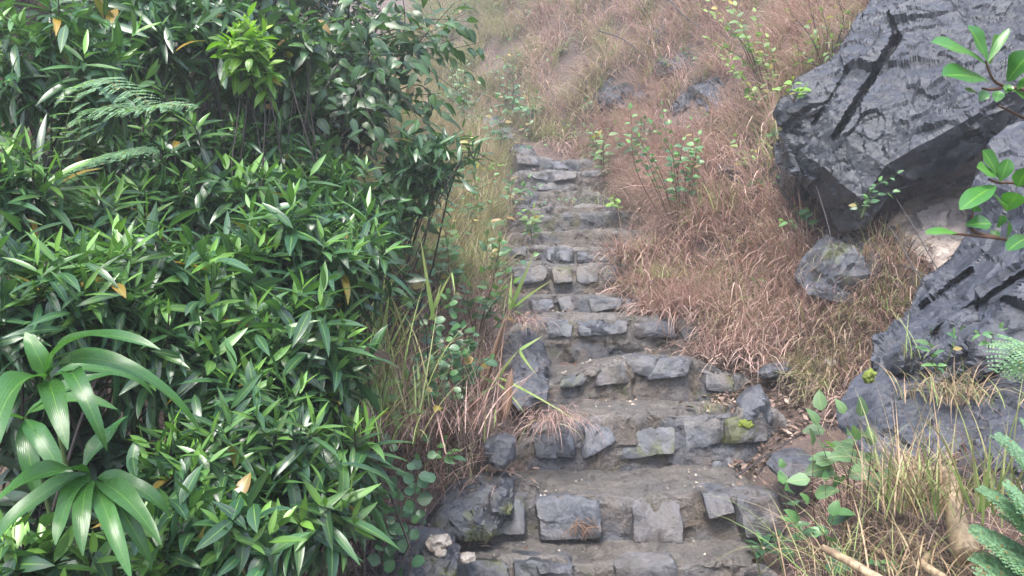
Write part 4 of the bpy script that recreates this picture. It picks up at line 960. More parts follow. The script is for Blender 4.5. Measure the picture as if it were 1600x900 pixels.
# ------------------------------------------------------------------ near branch with thick oval leaves, right edge
def oval_branch(label, stems, rows, group='oval-leaved twigs close to the camera'):
    E = empty('leafy_branch', W(*stems[0][0]), label, 'branch', group); s = Bag()
    for st in stems: tubes(s, curve([W(*p) for p in st], 12)[None], np.linspace(.0034, .0016, 12)[None], 6)
    s.build('stem', M['redstem'], E)
    b = Bag()
    for r in rows:
        pxleaves(b, [r[:6] + (r[6] * 1.35, r[7])], 'obov', tint=(rnd(.3, .6), r[8] if len(r) > 8 else rnd(.05, .5), 0), seg=10, fold=.24, wave=.12, N=r[9] if len(r) > 9 else (0, -.8, .7))
    b.build('foliage', M['near'], E)
oval_branch('upper near twig with large oval leaves in front of the boulder', [[(1660, 150, 1.3), (1590, 138, 1.25), (1555, 128, 1.22), (1540, 96, 1.2)], [(1575, 135, 1.24), (1550, 140, 1.22), (1535, 138, 1.2)], [(1600, 140, 1.25), (1620, 190, 1.24), (1560, 165, 1.22)]], [
    (1540, 100, 1.2, 1455, 66, 1.17, .031, .3, .3), (1545, 128, 1.21, 1472, 118, 1.15, .036, .3, .1), (1542, 96, 1.2, 1512, 40, 1.2, .030, .25, .1), (1543, 98, 1.2, 1577, 44, 1.2, .011, .2, .5), (1545, 98, 1.2, 1570, 62, 1.24, .032, .3, .8, (0, .6, .4)),
    (1574, 128, 1.22, 1612, 82, 1.18, .036, .4, .1), (1572, 140, 1.22, 1606, 158, 1.18, .034, .5, .2), (1528, 147, 1.2, 1508, 140, 1.18, .012, .1, .6), (1530, 158, 1.2, 1542, 143, 1.2, .014, .2, .2), (1556, 160, 1.2, 1562, 142, 1.2, .014, .2, .2), (1572, 146, 1.2, 1578, 132, 1.2, .012, .2, .5), (1590, 140, 1.22, 1640, 130, 1.15, .034, .5, .1), (1600, 150, 1.22, 1650, 175, 1.15, .034, .5, .2)])
oval_branch('lower near twig with large oval leaves in front of the quartz rock', [[(1670, 330, 1.3), (1600, 290, 1.25), (1560, 285, 1.22), (1545, 280, 1.2)], [(1670, 330, 1.3), (1600, 375, 1.25), (1560, 372, 1.2), (1500, 366, 1.17), (1470, 362, 1.16)], [(1560, 372, 1.2), (1520, 360, 1.18), (1520, 330, 1.17)]], [
    (1560, 278, 1.21, 1535, 235, 1.2, .026, .3, .2), (1556, 278, 1.2, 1526, 262, 1.18, .024, .3, .5), (1562, 284, 1.21, 1576, 248, 1.2, .018, .3, .2), (1556, 290, 1.2, 1500, 328, 1.15, .026, .4, .2), (1570, 330, 1.2, 1548, 300, 1.18, .03, .3, .1), (1572, 330, 1.2, 1590, 302, 1.17, .027, .3, .3),
    (1496, 364, 1.16, 1446, 364, 1.14, .014, .2, .5), (1508, 352, 1.17, 1549, 350, 1.16, .024, .3, .1), (1560, 356, 1.2, 1565, 336, 1.19, .016, .2, .1), (1520, 330, 1.17, 1527, 322, 1.17, .014, .1, .5), (1572, 372, 1.2, 1576, 345, 1.18, .014, .3, .3), (1550, 372, 1.2, 1558, 360, 1.2, .012, .1, .2), (1580, 374, 1.2, 1578, 392, 1.18, .013, .2, .3), (1612, 370, 1.22, 1574, 392, 1.16, .022, .4, .1), (1600, 300, 1.22, 1640, 330, 1.18, .03, .4, .2), (1590, 292, 1.23, 1605, 262, 1.2, .024, .3, .2)])

# ------------------------------------------------------------------ grass
def blades(bag, P, L, Wd, bend, green, down=None, el=(35, 88), lean=.0, dead=0., seg=5, shape='blade', shade=None):
    n = len(P); az = rnd(0, 6.28, n); h = np.stack([np.cos(az), np.sin(az), 0 * az], 1)
    if down is not None: h = nrm(h * (1 - lean) + down * lean + 1e-6)
    e = np.radians(rnd(*el, n)); D = np.cos(e)[:, None] * h + np.sin(e)[:, None] * UP
    N = -np.sin(e)[:, None] * h + np.cos(e)[:, None] * UP
    N = nrm(-N * -1 + RS.normal(0, .25, (n, 3)))
    t = np.stack([rnd(0, 1, n) if shade is None else np.clip(shade + RS.normal(0, .2, n), 0, 1), green, (RS.random(n) < dead) * rnd(.4, 1, n)], 1)
    leaves(bag, P, D, N, L, Wd, bend, t, shape, seg=seg, cols=2)

def downhill(x, y, e=.15):
    g = np.stack([-(gz(x + e, y) - gz(x - e, y)), -(gz(x, y + e) - gz(x, y - e)), 0 * x], 1); return nrm(g + 1e-5)

def cover(name, x, y, per, L, Wd, gfun, mat='drygrass', spread=.05, bend=(.7, 2.4), lean=.5, dead=.08, el=(38, 87), dz=0., seg=5):
    k = RS.permutation(len(x)); x, y = x[k], y[k]
    z = tread(x, y) + dz
    n = len(x); c = np.repeat(np.arange(n), per); N = len(c)
    P = np.stack([x[c] + RS.normal(0, spread, N), y[c] + RS.normal(0, spread, N), z[c]], 1)
    P[:, 2] = tread(P[:, 0], P[:, 1]) - .01 + dz
    dh = downhill(P[:, 0], P[:, 1])
    sc = rnd(.65, 1.3, n)[c] * rnd(.6, 1.2, N)
    g = np.clip(gfun(x, y, n)[c] + RS.normal(0, .1, N), 0, 1)
    b = Bag(); blades(b, P, L * sc, Wd * rnd(.7, 1.3, N), rnd(*bend, N), g, dh, el, lean, dead, seg, shade=rnd(.05, .95, n)[c])
    return b.build(name, M[mat], kind='stuff')

def patchy(x, y, s, seed): return fbm(np.stack([x * s, y * s, x * 0], 1), 3, seed) * .5 + .5
# bank right of the steps
n = 3000; x = rnd(-.2, 5.5, n); y = rnd(4.3, 9.3, n); u = x - xc(y) - half(y)
edge = np.where(y < 5.1, -.30, np.where(y < 7.2, .10, .0))
k = (u > edge + RS.normal(0, .05, n)) & (patchy(x, y, 1.6, 4) > .36) & ~((x > 1.75) & (y < 4.9) & (x - 1.75 > (y - 4.3) * 1.2))
cover('dry_grass', x[k], y[k], 24, .38, .0078, lambda x, y, n: (RS.random(n) < .10 + .22 * (patchy(x, y, .9, 8) > .56)) * rnd(.4, 1, n), spread=.032)
n = 700; y = rnd(4.2, 9, n); x = xc(y) + half(y) + RS.normal(.14, .08, n) - np.where(y < 5.1, .26, 0) + .08 * (y > 5.1)
cover('dry_grass', x, y, 24, .30, .0072, lambda x, y, n: (RS.random(n) < .12) * rnd(.4, 1, n), spread=.04, lean=.5)
# upper hillside
n = 3600; x = rnd(-5, 8, n); y = rnd(9.0, 18, n); u = x - xc(y)
k = (np.abs(u) > .30 * (y < 12.5)) & (patchy(x, y, 1.1, 14) > .33)
cover('dry_grass', x[k], y[k], 28, .5, .012, lambda x, y, n: np.clip((RS.random(n) < .32 + .55 * (x < .3) + .3 * (patchy(x, y, .6, 18) > .55)) * rnd(.3, 1, n), 0, 1), spread=.06, seg=4)
# little terrace by the steps, right
n = 800; x = rnd(.9, 2.4, n); y = rnd(3.3, 4.5, n); u = x - xc(y) - half(y)
k = (u > .38 - .35 * (y > 4.0)) & (u < .62) & (patchy(x, y, 2.5, 5) > .44)
cover('dry_grass', x[k], y[k], 22, .24, .005, lambda x, y, n: (RS.random(n) < .18) * rnd(.4, 1, n), spread=.04, dead=.15)
n = 300; y = rnd(3.8, 4.6, n); x = xc(y) + half(y) + rnd(-.02, .95, n); k = ((y - 3.8) * 1.3 + rnd(0, .3, n) > .25) & (x < 1.62)
cover('dry_grass', x[k], y[k], 26, .30, .0052, lambda x, y, n: (RS.random(n) < .16) * rnd(.4, 1, n), spread=.035, lean=.65)
n = 130; y = rnd(3.45, 3.95, n); x = xc(y) + half(y) + rnd(.3, .85, n)
cover('dry_grass', x, y, 22, .22, .0046, lambda x, y, n: (RS.random(n) < .3) * rnd(.4, 1, n), spread=.04, lean=.6, dead=.2)
# left verge
n = 1100; v = rnd(.06, 1.25, n); y = rnd(4.2, 9.4, n); x = xc(y) - half(y) - v
k = patchy(x, y, 1.6, 24) > .22
cover('verge_grass', x[k], y[k], 30, .30, .0055, lambda x, y, n: np.clip((RS.random(n) < .78) * rnd(.5, 1, n), 0, 1), spread=.035, lean=.2, bend=(.4, 1.8), el=(50, 88))
n = 380; v = rnd(.0, 1.0, n); y = rnd(2.9, 4.3, n); x = xc(y) - half(y) - v - .05
cover('verge_grass', x, y, 14, .24, .0042, lambda x, y, n: np.clip((RS.random(n) < .16) * rnd(.35, 1, n), 0, 1), spread=.05, lean=.4, dead=.35, bend=(.2, 2.0))
n = 260; x = rnd(-1.0, -.42, n); y = rnd(2.0, 3.0, n)
cover('verge_grass', x, y, 12, .2, .004, lambda x, y, n: np.clip((RS.random(n) < .3) * rnd(.35, 1, n), 0, 1), spread=.05, lean=.4, dead=.4, bend=(.2, 2.0))
# near right corner
n = 330; x = rnd(.78, 1.9, n); y = rnd(1.6, 2.75, n); k = x > .88 + .1 * (y > 2.3)
cover('dry_grass', x[k], y[k], 18, .2, .0034, lambda x, y, n: (RS.random(n) < .2) * rnd(.4, 1, n), spread=.05, dead=.3)

def tuft(label, px, py, d, n, L, Wd, green, bend=(.3, 1.8), el=(45, 90), spread=.03, dead=.1, snap=True, down=None, lean=0., mat='greengrass', group=None, name='grass_tuft'):
    p = onground(px, py, d) if snap == True else hit(px, py) if snap == 'hit' else W(px, py, d)
    b = Bag(); P = p + np.stack([RS.normal(0, spread, n), RS.normal(0, spread, n), np.zeros(n)], 1)
    g = np.clip((RS.random(n) < green) * rnd(.4, 1, n), 0, 1)
    blades(b, P, L * rnd(.5, 1.15, n), Wd * rnd(.7, 1.3, n), rnd(*bend, n), g, down, el, lean, dead, 7)
    return b.build(name, M[mat], label=label, cat='grass', group=group, origin=p)
tuft('shaggy reddish dry tuft hanging over the left end of a low step', 862, 658, 3.22, 150, .22, .0036, .06, bend=(1.4, 2.6), el=(20, 75), spread=.05, snap=False, down=np.array([0, -1., 0]), lean=.55, mat='drygrass')
tuft('dry tuft draped over the rock left of the middle steps', 815, 505, 3.95, 90, .2, .0036, .05, bend=(1.2, 2.4), el=(20, 75), spread=.04, snap=False, down=np.array([.5, -1., 0]), lean=.55, mat='drygrass')
tuft('large yellow green tuft with withered blades in the right foreground', 1425, 795, 1.95, 210, .29, .0042, .55, snap=False, bend=(.2, 1.9), el=(50, 90), spread=.05, dead=.25)
tuft('brown drooping tuft with fresh green blades on the grey rock hump', 1490, 628, 2.45, 190, .22, .0038, .35, bend=(.8, 2.4), spread=.06, snap='hit', dead=.2)
tuft('bright green upright blades beside the corner fern', 1545, 800, 1.75, 26, .32, .0065, 1.0, snap=False, bend=(.1, 1.3), el=(60, 90), spread=.04)
tuft('thin arching yellow blades at the bottom edge right of the steps', 1310, 900, 1.95, 70, .34, .003, .65, snap=False, bend=(.6, 1.9), el=(30, 85), spread=.07, down=np.array([-1., .2, 0]), lean=.4)
tuft('withered grey tuft under the broken log', 1440, 900, 1.8, 110, .24, .004, .1, snap=False, bend=(.6, 2.2), spread=.08, dead=.3)
tuft('fresh green tuft below the grey rock shelf', 1395, 485, 3.4, 60, .2, .0042, .8, spread=.05, snap='hit')
tuft('dry tuft with green roots spilling towards the slate outcrop', 1345, 500, 3.55, 150, .24, .004, .25, bend=(1.0, 2.4), spread=.10, snap='hit', down=np.array([-.4, -1., 0]), lean=.5, mat='drygrass')
tuft('small yellowish tuft on the right part of a low step', 1112, 612, 3.42, 50, .10, .0025, .55, spread=.025, bend=(.5, 2))
tuft('green tuft hanging from the bank over the step below it', 1035, 435, 4.4, 40, .18, .0042, .9, spread=.04, snap=False, bend=(1, 2.2))
tuft('tall thin green grass clump at the rim of the thicket', 590, 640, 2.55, 60, .5, .0052, .9, snap=False, bend=(.2, 1.3), el=(60, 90), spread=.07, dead=.05)
tuft('yellow green grass clump in the verge beneath the small-leaved tree', 690, 345, 4.6, 150, .34, .0046, .9, bend=(.5, 1.9), spread=.12, dead=.02)
tuft('low green grass under the glossy shrubs near the mossy rock', 555, 690, 2.35, 70, .28, .0042, .85, snap=False, bend=(.4, 1.7), spread=.10, dead=.1)
BG = 'fresh green tufts sprouting from the dry bank'
for i, (px, py, d, lab) in enumerate([(1110, 290, 5.3, 'green tuft among dry blades right under the bluish shrub'), (1150, 335, 5.0, 'green tuft halfway down the dry bank, left of the shaded rock'), (1190, 480, 4.3, 'green tuft at the foot of the dry bank'), (930, 270, 7.4, 'green tuft beside the top step at the bank'),
                                   (850, 130, 10.5, 'bright green upright tuft on the upper hillside'), (880, 210, 9.6, 'yellowish green tuft just above the top step')]):
    tuft(lab, px, py, d, 60, .2 + .02 * d, .002 + .0007 * d, .9, spread=.05 + .008 * d, snap=True, group=BG)
tuft('tangled red brown dead stalks under the round-leaved shrub', 705, 665, 2.95, 170, .36, .0055, .04, bend=(.1, 1.5), el=(40, 90), spread=.13, dead=.45, snap=False, mat='drygrass')
tuft('withered brown stalks between the thin green grass and the herb', 600, 690, 2.6, 120, .34, .005, .08, bend=(.1, 1.6), el=(40, 90), spread=.12, dead=.4, snap=False, mat='drygrass')
tuft('long arching green blades in front of the brown dead stalks', 625, 640, 2.75, 22, .42, .008, 1.0, bend=(.5, 1.8), el=(55, 88), spread=.08, dead=0, snap=False)
tuft('arching green blades at the rim of the thicket above the thin grass', 560, 540, 2.7, 26, .42, .007, 1.0, bend=(.4, 1.7), el=(50, 88), spread=.08, dead=0, snap=False)
tuft('slender grass leaning over the crack of the slate outcrop', 1425, 560, 2.8, 14, .2, .003, .8, snap='hit', spread=.02, bend=(.8, 2))

def single_blades(label, rows, group=None, culm=None, base=None):
    p = W(*(base or rows[0][:3])); E = empty('tall_grass', p, label, 'grass', group); b = Bag()
    for r in rows: pxleaves(b, [r], 'blade', tint=(.6, .9, 0), seg=10, fold=.0, N=(RS.normal(0, .3), -1, .4))
    b.build('foliage', M['greengrass'], E)
    if culm:
        h = Bag()
        for c in culm: pxleaves(h, [c], 'blade', tint=(rnd(.1, .5), rnd(0, .3), rnd(.3, .9)), seg=8, fold=.4)
        h.build('husk', M['husk'], E)
single_blades('stout brown grass culm with fresh green blades leaning over the steps', [(798, 482, 3.3, 836, 392, 3.2, .020, .2), (803, 480, 3.3, 862, 438, 3.15, .014, .3), (796, 484, 3.3, 800, 425, 3.3, .014, .2), (805, 478, 3.3, 790, 455, 3.2, .012, .3)],
    culm=[(745, 640, 3.2, 800, 478, 3.3, .028, .1), (735, 650, 3.2, 796, 520, 3.25, .025, .2), (760, 590, 3.2, 798, 470, 3.3, .02, .1), (733, 650, 3.15, 762, 560, 3.2, .022, .1), (780, 660, 3.2, 800, 585, 3.2, .036, .1)], base=(745, 650, 3.2))
single_blades('curled green blades low on the verge beside the rocks', [(770, 600, 3.2, 812, 545, 3.1, .018, .5), (812, 547, 3.1, 848, 525, 3.1, .014, .2), (812, 548, 3.1, 838, 585, 3.0, .013, .7), (780, 590, 3.2, 905, 660, 2.95, .011, .7), (775, 598, 3.2, 822, 650, 3.05, .012, .6), (770, 605, 3.2, 715, 640, 3.1, .012, .7), (772, 600, 3.2, 745, 585, 3.1, .012, .4), (775, 640, 3.1, 772, 670, 3.05, .01, .1)])
single_blades('pair of tall flat green blades rising from the verge', [(678, 500, 3.2, 656, 366, 3.15, .020, .1), (680, 480, 3.2, 706, 426, 3.15, .020, .3), (706, 426, 3.15, 711, 460, 3.1, .009, .1), (672, 500, 3.2, 690, 440, 3.2, .014, .2)])
single_blades('tall pale green blades between the glossy shrubs and the verge', [(590, 560, 2.7, 615, 425, 2.65, .012, .2), (590, 550, 2.7, 580, 455, 2.7, .016, .2), (592, 520, 2.7, 606, 400, 2.6, .010, .1), (560, 590, 2.5, 530, 480, 2.5, .011, .3), (600, 560, 2.6, 640, 480, 2.6, .01, .4)])
single_blades('long arching green blade beside the corner fern', [(1530, 800, 1.7, 1585, 700, 1.6, .010, 1.0), (1535, 800, 1.7, 1548, 660, 1.7, .010, .2), (1520, 800, 1.75, 1460, 690, 1.7, .009, .6), (1530, 800, 1.7, 1553, 700, 1.65, .009, .2)])

# ------------------------------------------------------------------ small plants
def pts(L): return [W(*p) for p in L]
spray('round_leaved_shrub', 'bushy round-leaved shrub with bluish green leaves in the left verge', 'shrub', onground(705, 650, 3.15), pts([(645, 480, 3.0), (668, 500, 2.95), (700, 462, 3.05), (738, 520, 3.0), (690, 520, 2.9), (640, 585, 2.85), (720, 545, 2.95), (655, 560, 2.85), (765, 560, 3.05), (715, 490, 3.0), (680, 555, 2.85), (735, 590, 3.0), (620, 600, 2.85), (660, 600, 2.8), (700, 580, 2.85)]),
      13, .043, .034, 'round', 'round', 'redstem', r=.003, young=.2, start=.45, face=1.0, droop=.3)
spray('herb', 'little pinnate herb with rows of round pale leaflets before the brown litter', 'herb', onground(630, 800, 2.5), pts([(666, 694, 2.45), (606, 690, 2.45), (652, 722, 2.4), (570, 722, 2.4), (640, 755, 2.45), (600, 755, 2.4), (640, 800, 2.4), (602, 806, 2.4), (580, 785, 2.4)]), 8, .042, .038, 'round', 'round', 'redstem', r=.0016, young=.15, start=.55, face=1.4, droop=.1)
spray('bank_shrub', 'bluish green shrub in front of the dry bank', 'shrub', onground(1062, 330, 5.3), pts([(985, 172, 5.3), (1000, 215, 5.2), (1035, 165, 5.3), (1070, 212, 5.1), (1092, 212, 5.2), (1080, 188, 5.3), (980, 205, 5.2), (1020, 195, 5.1), (1050, 235, 5.1), (1088, 240, 5.2), (1010, 240, 5.2), (1048, 195, 5.2), (1052, 280, 5.1), (985, 225, 5.2), (1090, 225, 5.0)]), 11, .06, .04, 'round', 'ovate', 'redstem', r=.004, young=.5, start=.5, face=.8)
spray('bank_shrub', 'tall thin shrub with yellow tinged leaves high on the bank', 'shrub', onground(1205, 240, 5.6), pts([(1095, 10, 5.8), (1120, 30, 5.8), (1160, 45, 5.6), (1130, 90, 5.6), (1200, 60, 5.6), (1205, 110, 5.5), (1170, 150, 5.5), (1140, 105, 5.5), (1215, 140, 5.5), (1105, 60, 5.8), (1180, 20, 5.7), (1190, 90, 5.5), (1220, 170, 5.4), (1150, 10, 5.8), (1100, -10, 5.9), (1130, -10, 5.9), (1185, 135, 5.4)]), 12, .065, .042, 'pale', 'ovate', 'redstem', r=.005, young=.5, start=.45, face=.8, dead=.08)
spray('bank_shrub', 'sparse yellowing shrub close to the left tip of the boulder', 'shrub', onground(1170, 290, 5.2), pts([(1150, 215, 5.1), (1185, 225, 5.1), (1170, 240, 5.0), (1160, 250, 5.1)]), 7, .05, .032, 'pale', 'ovate', 'redstem', r=.003, young=.7, face=.8, dead=.1)
spray('twiggy_shrub', 'nearly bare twiggy shrub with hanging leaves left of the boulder top', 'shrub', onground(1290, 130, 5.3), pts([(1235, 20, 5.3), (1260, -10, 5.3), (1285, 20, 5.2), (1310, 0, 5.2), (1245, 75, 5.2), (1270, 60, 5.1), (1300, 60, 5.1), (1240, 95, 5.0), (1330, 15, 5.2), (1295, 95, 4.8)]), 6, .07, .028, 'pale', 'lance', 'twig', r=.005, young=.3, start=.4, dead=.2, droop=.9)
spray('broad_leaved_plant', 'broad-leaved grey green plant in front of the grey rock hump', 'plant', onground(1325, 775, 2.25), pts([(1285, 645, 2.2), (1345, 655, 2.15), (1278, 668, 2.15), (1300, 700, 2.1), (1335, 690, 2.05), (1320, 650, 2.2), (1270, 700, 2.1), (1360, 700, 2.2)]), 4, .085, .055, 'pale', 'ovate', 'redstem', r=.0028, young=.05, start=.7, face=.7, droop=.6, dead=0)
spray('broad_leaved_plant', 'low plant with rounded leaves left of the foreground tuft', 'plant', onground(1270, 850, 2.15), pts([(1225, 735, 2.2), (1290, 755, 2.1), (1305, 765, 2.05), (1265, 790, 2.05), (1300, 810, 2.0), (1245, 815, 2.05), (1225, 760, 2.2)]), 4, .06, .042, 'round', 'ovate', 'redstem', r=.002, young=.3, start=.6, face=.7)
spray('seedling', 'small plant on the boulder edge above the grey shelf', 'plant', W(1345, 342, 3.5), pts([(1400, 272, 3.45), (1340, 320, 3.45), (1392, 300, 3.4), (1372, 285, 3.45)]), 6, .045, .026, 'round', 'ovate', 'greenstem', r=.0018, young=.4, face=.8)
E = empty('seedling', onground(1190, 752, 2.75), 'whorl of pointed leaves sprouting at the right edge of the low steps', 'plant'); b = Bag(); pp = onground(1190, 752, 2.75); pp[2] += .06
whorl(b, pp[None], np.array([[0, -.2, 1]]), .085, .034, 9, 9, 'lance', 0, .5, (.04, .05), (5, 60)); whorl(b, (pp + np.array([.06, -.05, .03]))[None], np.array([[.2, -.2, 1]]), .065, .028, 8, 8, 'lance', 0, .5, (.04, .05), (5, 60)); b.build('foliage', M['round'], E)
s = Bag(); tubes(s, curve([pp - [0, 0, .08], pp], 5)[None], .0025, 5); s.build('stem', M['greenstem'], E)
SG = 'seedlings rooted in rock and litter'
for px, py, d, tops, lab in [(1183, 490, 4.2, [(1186, 432), (1178, 462), (1192, 448)], 'green seedling in front of the dry bank'), (1255, 370, 4.3, [(1245, 330), (1262, 338), (1225, 345)], 'pointed-leaved seedling beside the shaded rock under the boulder'),
        (1468, 590, 2.55, [(1455, 522), (1490, 525), (1462, 570), (1500, 520), (1455, 545)], 'thin seedling on the slate outcrop'), (1545, 545, 2.5, [(1530, 520), (1560, 515), (1550, 535)], 'tiny pale seedling high on the slate outcrop'),
        (1245, 850, 2.1, [(1240, 815), (1250, 822)], 'tiny bright seedling at the bottom right of the steps'), (1375, 890, 1.9, [(1372, 880), (1385, 884)], 'tiny seedling at the bottom edge under the foreground tuft'), (700, 740, 2.75, [(698, 690), (712, 700), (690, 712)], 'bright pointed seedling in the brown litter left of the stone block'),
        (1235, 250, 4.4, [(1222, 205), (1250, 215)], 'seedling at the left tip of the boulder')]:
    spray('seedling', lab, 'plant', W(px, py, d), pts([(a, c, d - .05) for a, c in tops]), 4, .012 * d + .012, .008 * d, 'round', 'ovate', 'greenstem', r=.0014, young=.6, start=.5, face=.8, group=SG)
VG = 'low leafy plants along the left verge'
for px, py, d, n, r, lab in [(760, 400, 4.6, 9, 40, 'yellow green leafy plant beside the middle steps'), (700, 420, 4.2, 8, 40, 'dark leafy plant in the verge above the tall flat blades'), (800, 300, 6.6, 9, 40, 'pale leafy plant at the left edge of the upper steps'), (745, 330, 5.6, 10, 45, 'light green plant in the thick of the verge grass'),
        (780, 210, 8.6, 12, 45, 'whitish leafy plant where the path bends'), (735, 260, 7.5, 12, 55, 'mixed green plant in shade of the leaning tree'), (660, 300, 5.0, 10, 55, 'deep green plant beneath the leaning tree'), (832, 345, 5.9, 4, 14, 'small lime plant hanging onto the upper steps'), (745, 445, 3.9, 9, 38, 'sprawling plant above the brown grass culm'), (620, 430, 3.6, 12, 55, 'leafy plant squeezed against the rim of the thicket'), (610, 350, 4.2, 14, 60, 'bushy plant filling the gap below the hanging branches'), (690, 380, 4.4, 10, 45, 'yellowish plant in the middle of the verge grass'), (560, 470, 3.0, 10, 45, 'light plant under the outer glossy shrub'), (570, 620, 2.7, 9, 50, 'small-leaved plant low between thicket and dry stalks'), (720, 300, 6.0, 10, 45, 'yellow green plant close to the left end of the upper steps')]:
    g = onground(px, py + r * .6, d)
    spray('verge_plant', lab, 'plant', g, [W(px + RS.normal(0, r * .75), py + RS.normal(-6, r * .6), d - rnd(0, .25)) for _ in range(n)], 7, .05 + .004 * d, .026 + .002 * d, ['round', 'ovate', 'pale', 'lime'][(int(px) // 5) % 4], 'ovate', 'redstem', r=.003, young=.4, start=.4, face=.8, group=VG, dead=.1)
HG = 'small bushes on the misty upper hillside'
for px, py, d, n, r, lab in [(850, 40, 13, 10, 40, 'pale bush high on the misty slope, left of the dark rocks'), (760, 40, 14.5, 14, 60, 'misty bush at the very top beside the leaning tree'), (800, 110, 12, 12, 50, 'grey green bush in the middle of the misty slope'), (900, 110, 11.5, 9, 40, 'bush above the wide rock ledge'), (960, 50, 12, 9, 45, 'bush to the left of the highest dark rock'), (830, 160, 10.3, 9, 36, 'low bush near the bend of the path'),
        (720, 120, 12.5, 14, 60, 'hazy bush behind the branch tips of the leaning tree'), (1000, 210, 7.6, 6, 30, 'pale seedling bush behind the bluish shrub'), (945, 215, 8.0, 6, 28, 'small light bush between the top step and the bluish shrub'), (700, 200, 9.8, 12, 50, 'leafy bush left of the path bend'), (900, 20, 14.5, 12, 60, 'dim bush at the top edge of the slope'), (1060, 10, 11.5, 8, 45, 'thin bush at the top edge above the rocks'), (780, -10, 16, 30, 75, 'large dark misty bush on the skyline left of the slope'), (870, -15, 16, 28, 75, 'large dark misty bush at the top edge over the pale bush'), (690, 10, 15, 30, 70, 'dark misty bush peeping out above the leaning tree tips'), (955, -10, 15.5, 22, 60, 'dark misty bush at the top edge right of the middle'),
        (730, 170, 10.5, 16, 50, 'pale green bush left of the farthest stones'), (800, 160, 10.8, 14, 45, 'pale green bush above the farthest stones')]:
    spray('hillside_bush', lab, 'bush', onground(px, py + r * .8, d), [W(px + RS.normal(0, r * .7), py + RS.normal(-4, r * .5), d - rnd(0, .5)) for _ in range(n)], 9, .10, .05, ['pale', 'ovate', 'round'][int(px) % 3], 'ovate', 'redstem', r=.006, young=.3, start=.35, face=.8, group=HG, dead=.05)

for i in range(26):
    px, py = [(1130, 250), (1090, 335), (1180, 300), (965, 330), (1160, 390), (1050, 120), (925, 185), (1005, 305), (1120, 200), (1225, 300), (870, 90), (960, 100), (1010, 30), (1080, 100), (1190, 120), (1240, 160), (890, 225), (1060, 350), (1110, 440), (1215, 400), (1150, 20), (830, 60), (1010, 400), (940, 240), (1085, 250), (1205, 230)][i]
    g = hit(px, py); d = g[1]; r = rnd(8, 17)
    spray('sprig', 'small pale sprig growing out of the dry grass bank', 'plant', g, [g + np.array([RS.normal(0, r / F * d), -rnd(.03, .15), rnd(.6, 2.2) * r / F * d]) for _ in range(RS.integers(3, 6))], 5, .03 + .004 * d, .018 + .0025 * d, ['pale', 'round', 'ovate', 'lime'][i % 4], 'ovate', 'redstem', r=.0025, young=.4, start=.35, face=.8, group='sprigs in the dry grass', dead=.05)

# ------------------------------------------------------------------ dead wood, husks, litter
def log(label, a, b, r0, r1, name='log', seed=0, cat='log'):
    A, B = W(*a), W(*b); C = curve([A, (A + B) / 2 + RS.normal(0, .006, 3), B], 40); n = 28
    bag = Bag(); tubes(bag, C[None], np.linspace(r0, r1, 40)[None], n)
    v = bag.v[0]; ax = nrm(B - A); t = ((v - A) @ ax) / np.linalg.norm(B - A)
    ctr = A + np.outer(t * np.linalg.norm(B - A), ax); rad = nrm(v - ctr)
    v = v + rad * (r0 * (.22 * fbm(v * np.array([30, 30, 8]), 3, seed) + .15 * facet(v, 35, 1, seed)))[:, None]
    v = v + ax * (np.where(t > .97, 1, 0) * r0 * .8 * fbm(v * 40, 2, seed + 3) + np.where(t < .03, 1, 0) * r0 * 1.1 * fbm(v * 40, 2, seed + 4))[:, None]
    ends = np.vstack([v[:n].mean(0), v[-n:].mean(0)]); k = len(v); i = np.arange(n)
    tri = np.concatenate([np.stack([(i + 1) % n, i, np.full(n, k)], 1), np.stack([k - n + i, k - n + (i + 1) % n, np.full(n, k + 1)], 1)])
    make(name, np.vstack([v, ends]), [bag.q[0], tri], M['wood'], label=label, cat=cat, origin=A)
log('broken yellowish log with a splintered end standing among the withered grass', (1484, 742, 2.0), (1512, 868, 1.85), .017, .032, seed=5)
log('thin dead stick lying across behind the broken log', (1428, 742, 2.05), (1492, 736, 2.02), .009, .012, 'stick', 7, 'stick')
log('long pale stick lying at the bottom edge below the foreground tuft', (1284, 855, 1.85), (1385, 912, 1.7), .008, .011, 'stick', 9, 'stick')
log('yellowed stick end behind the corner fern', (1450, 868, 1.8), (1478, 905, 1.7), .008, .010, 'stick', 11, 'stick')
def husk(label, rows, name='dry_leaf'):
    b = Bag(); pxleaves(b, rows, 'bamboo', tint=(rnd(.2, .5), .1, rnd(.1, .5)), seg=10, fold=.35, wave=.2); b.build(name, M['husk'], label=label, cat='dead leaf', origin=W(*rows[0][:3]))
husk('big rusty brown dead leaf lying at the rim of the thicket', [(625, 578, 2.5, 552, 540, 2.45, .05, .3)])
husk('long tan dead leaf standing beside the curled green blades', [(790, 655, 3.1, 800, 575, 3.15, .04, .2)])
husk('curled brown dead leaf pinned to the grey rock shelf', [(1372, 352, hit(1372, 352)[1] - .012, 1366, 378, hit(1366, 378)[1] - .012, .024, .3)])
husk('orange brown dead leaf hanging lower on the rock shelf', [(1354, 380, hit(1354, 380)[1] - .012, 1352, 402, hit(1352, 402)[1] - .012, .026, .3)])
husk('bunch of dry brown straw caught on the low step between its two square stones', [(905 + RS.normal(0, 8), 818 + RS.normal(0, 5), hit(905, 815)[1] - .02, 912 + RS.normal(0, 18), 836 + RS.normal(0, 9), hit(905, 838)[1] - .015, .0045, rnd(.3, 1.4)) for _ in range(26)], 'dry_straw')
def vine(label, lines, r=.003):
    b = Bag()
    for L in lines: tubes(b, curve([W(*p) for p in L], 16)[None], np.linspace(r, r * .5, 16)[None], 5)
    b.build('dry_vine', M['twig'], label=label, cat='vine', origin=W(*lines[0][0]))
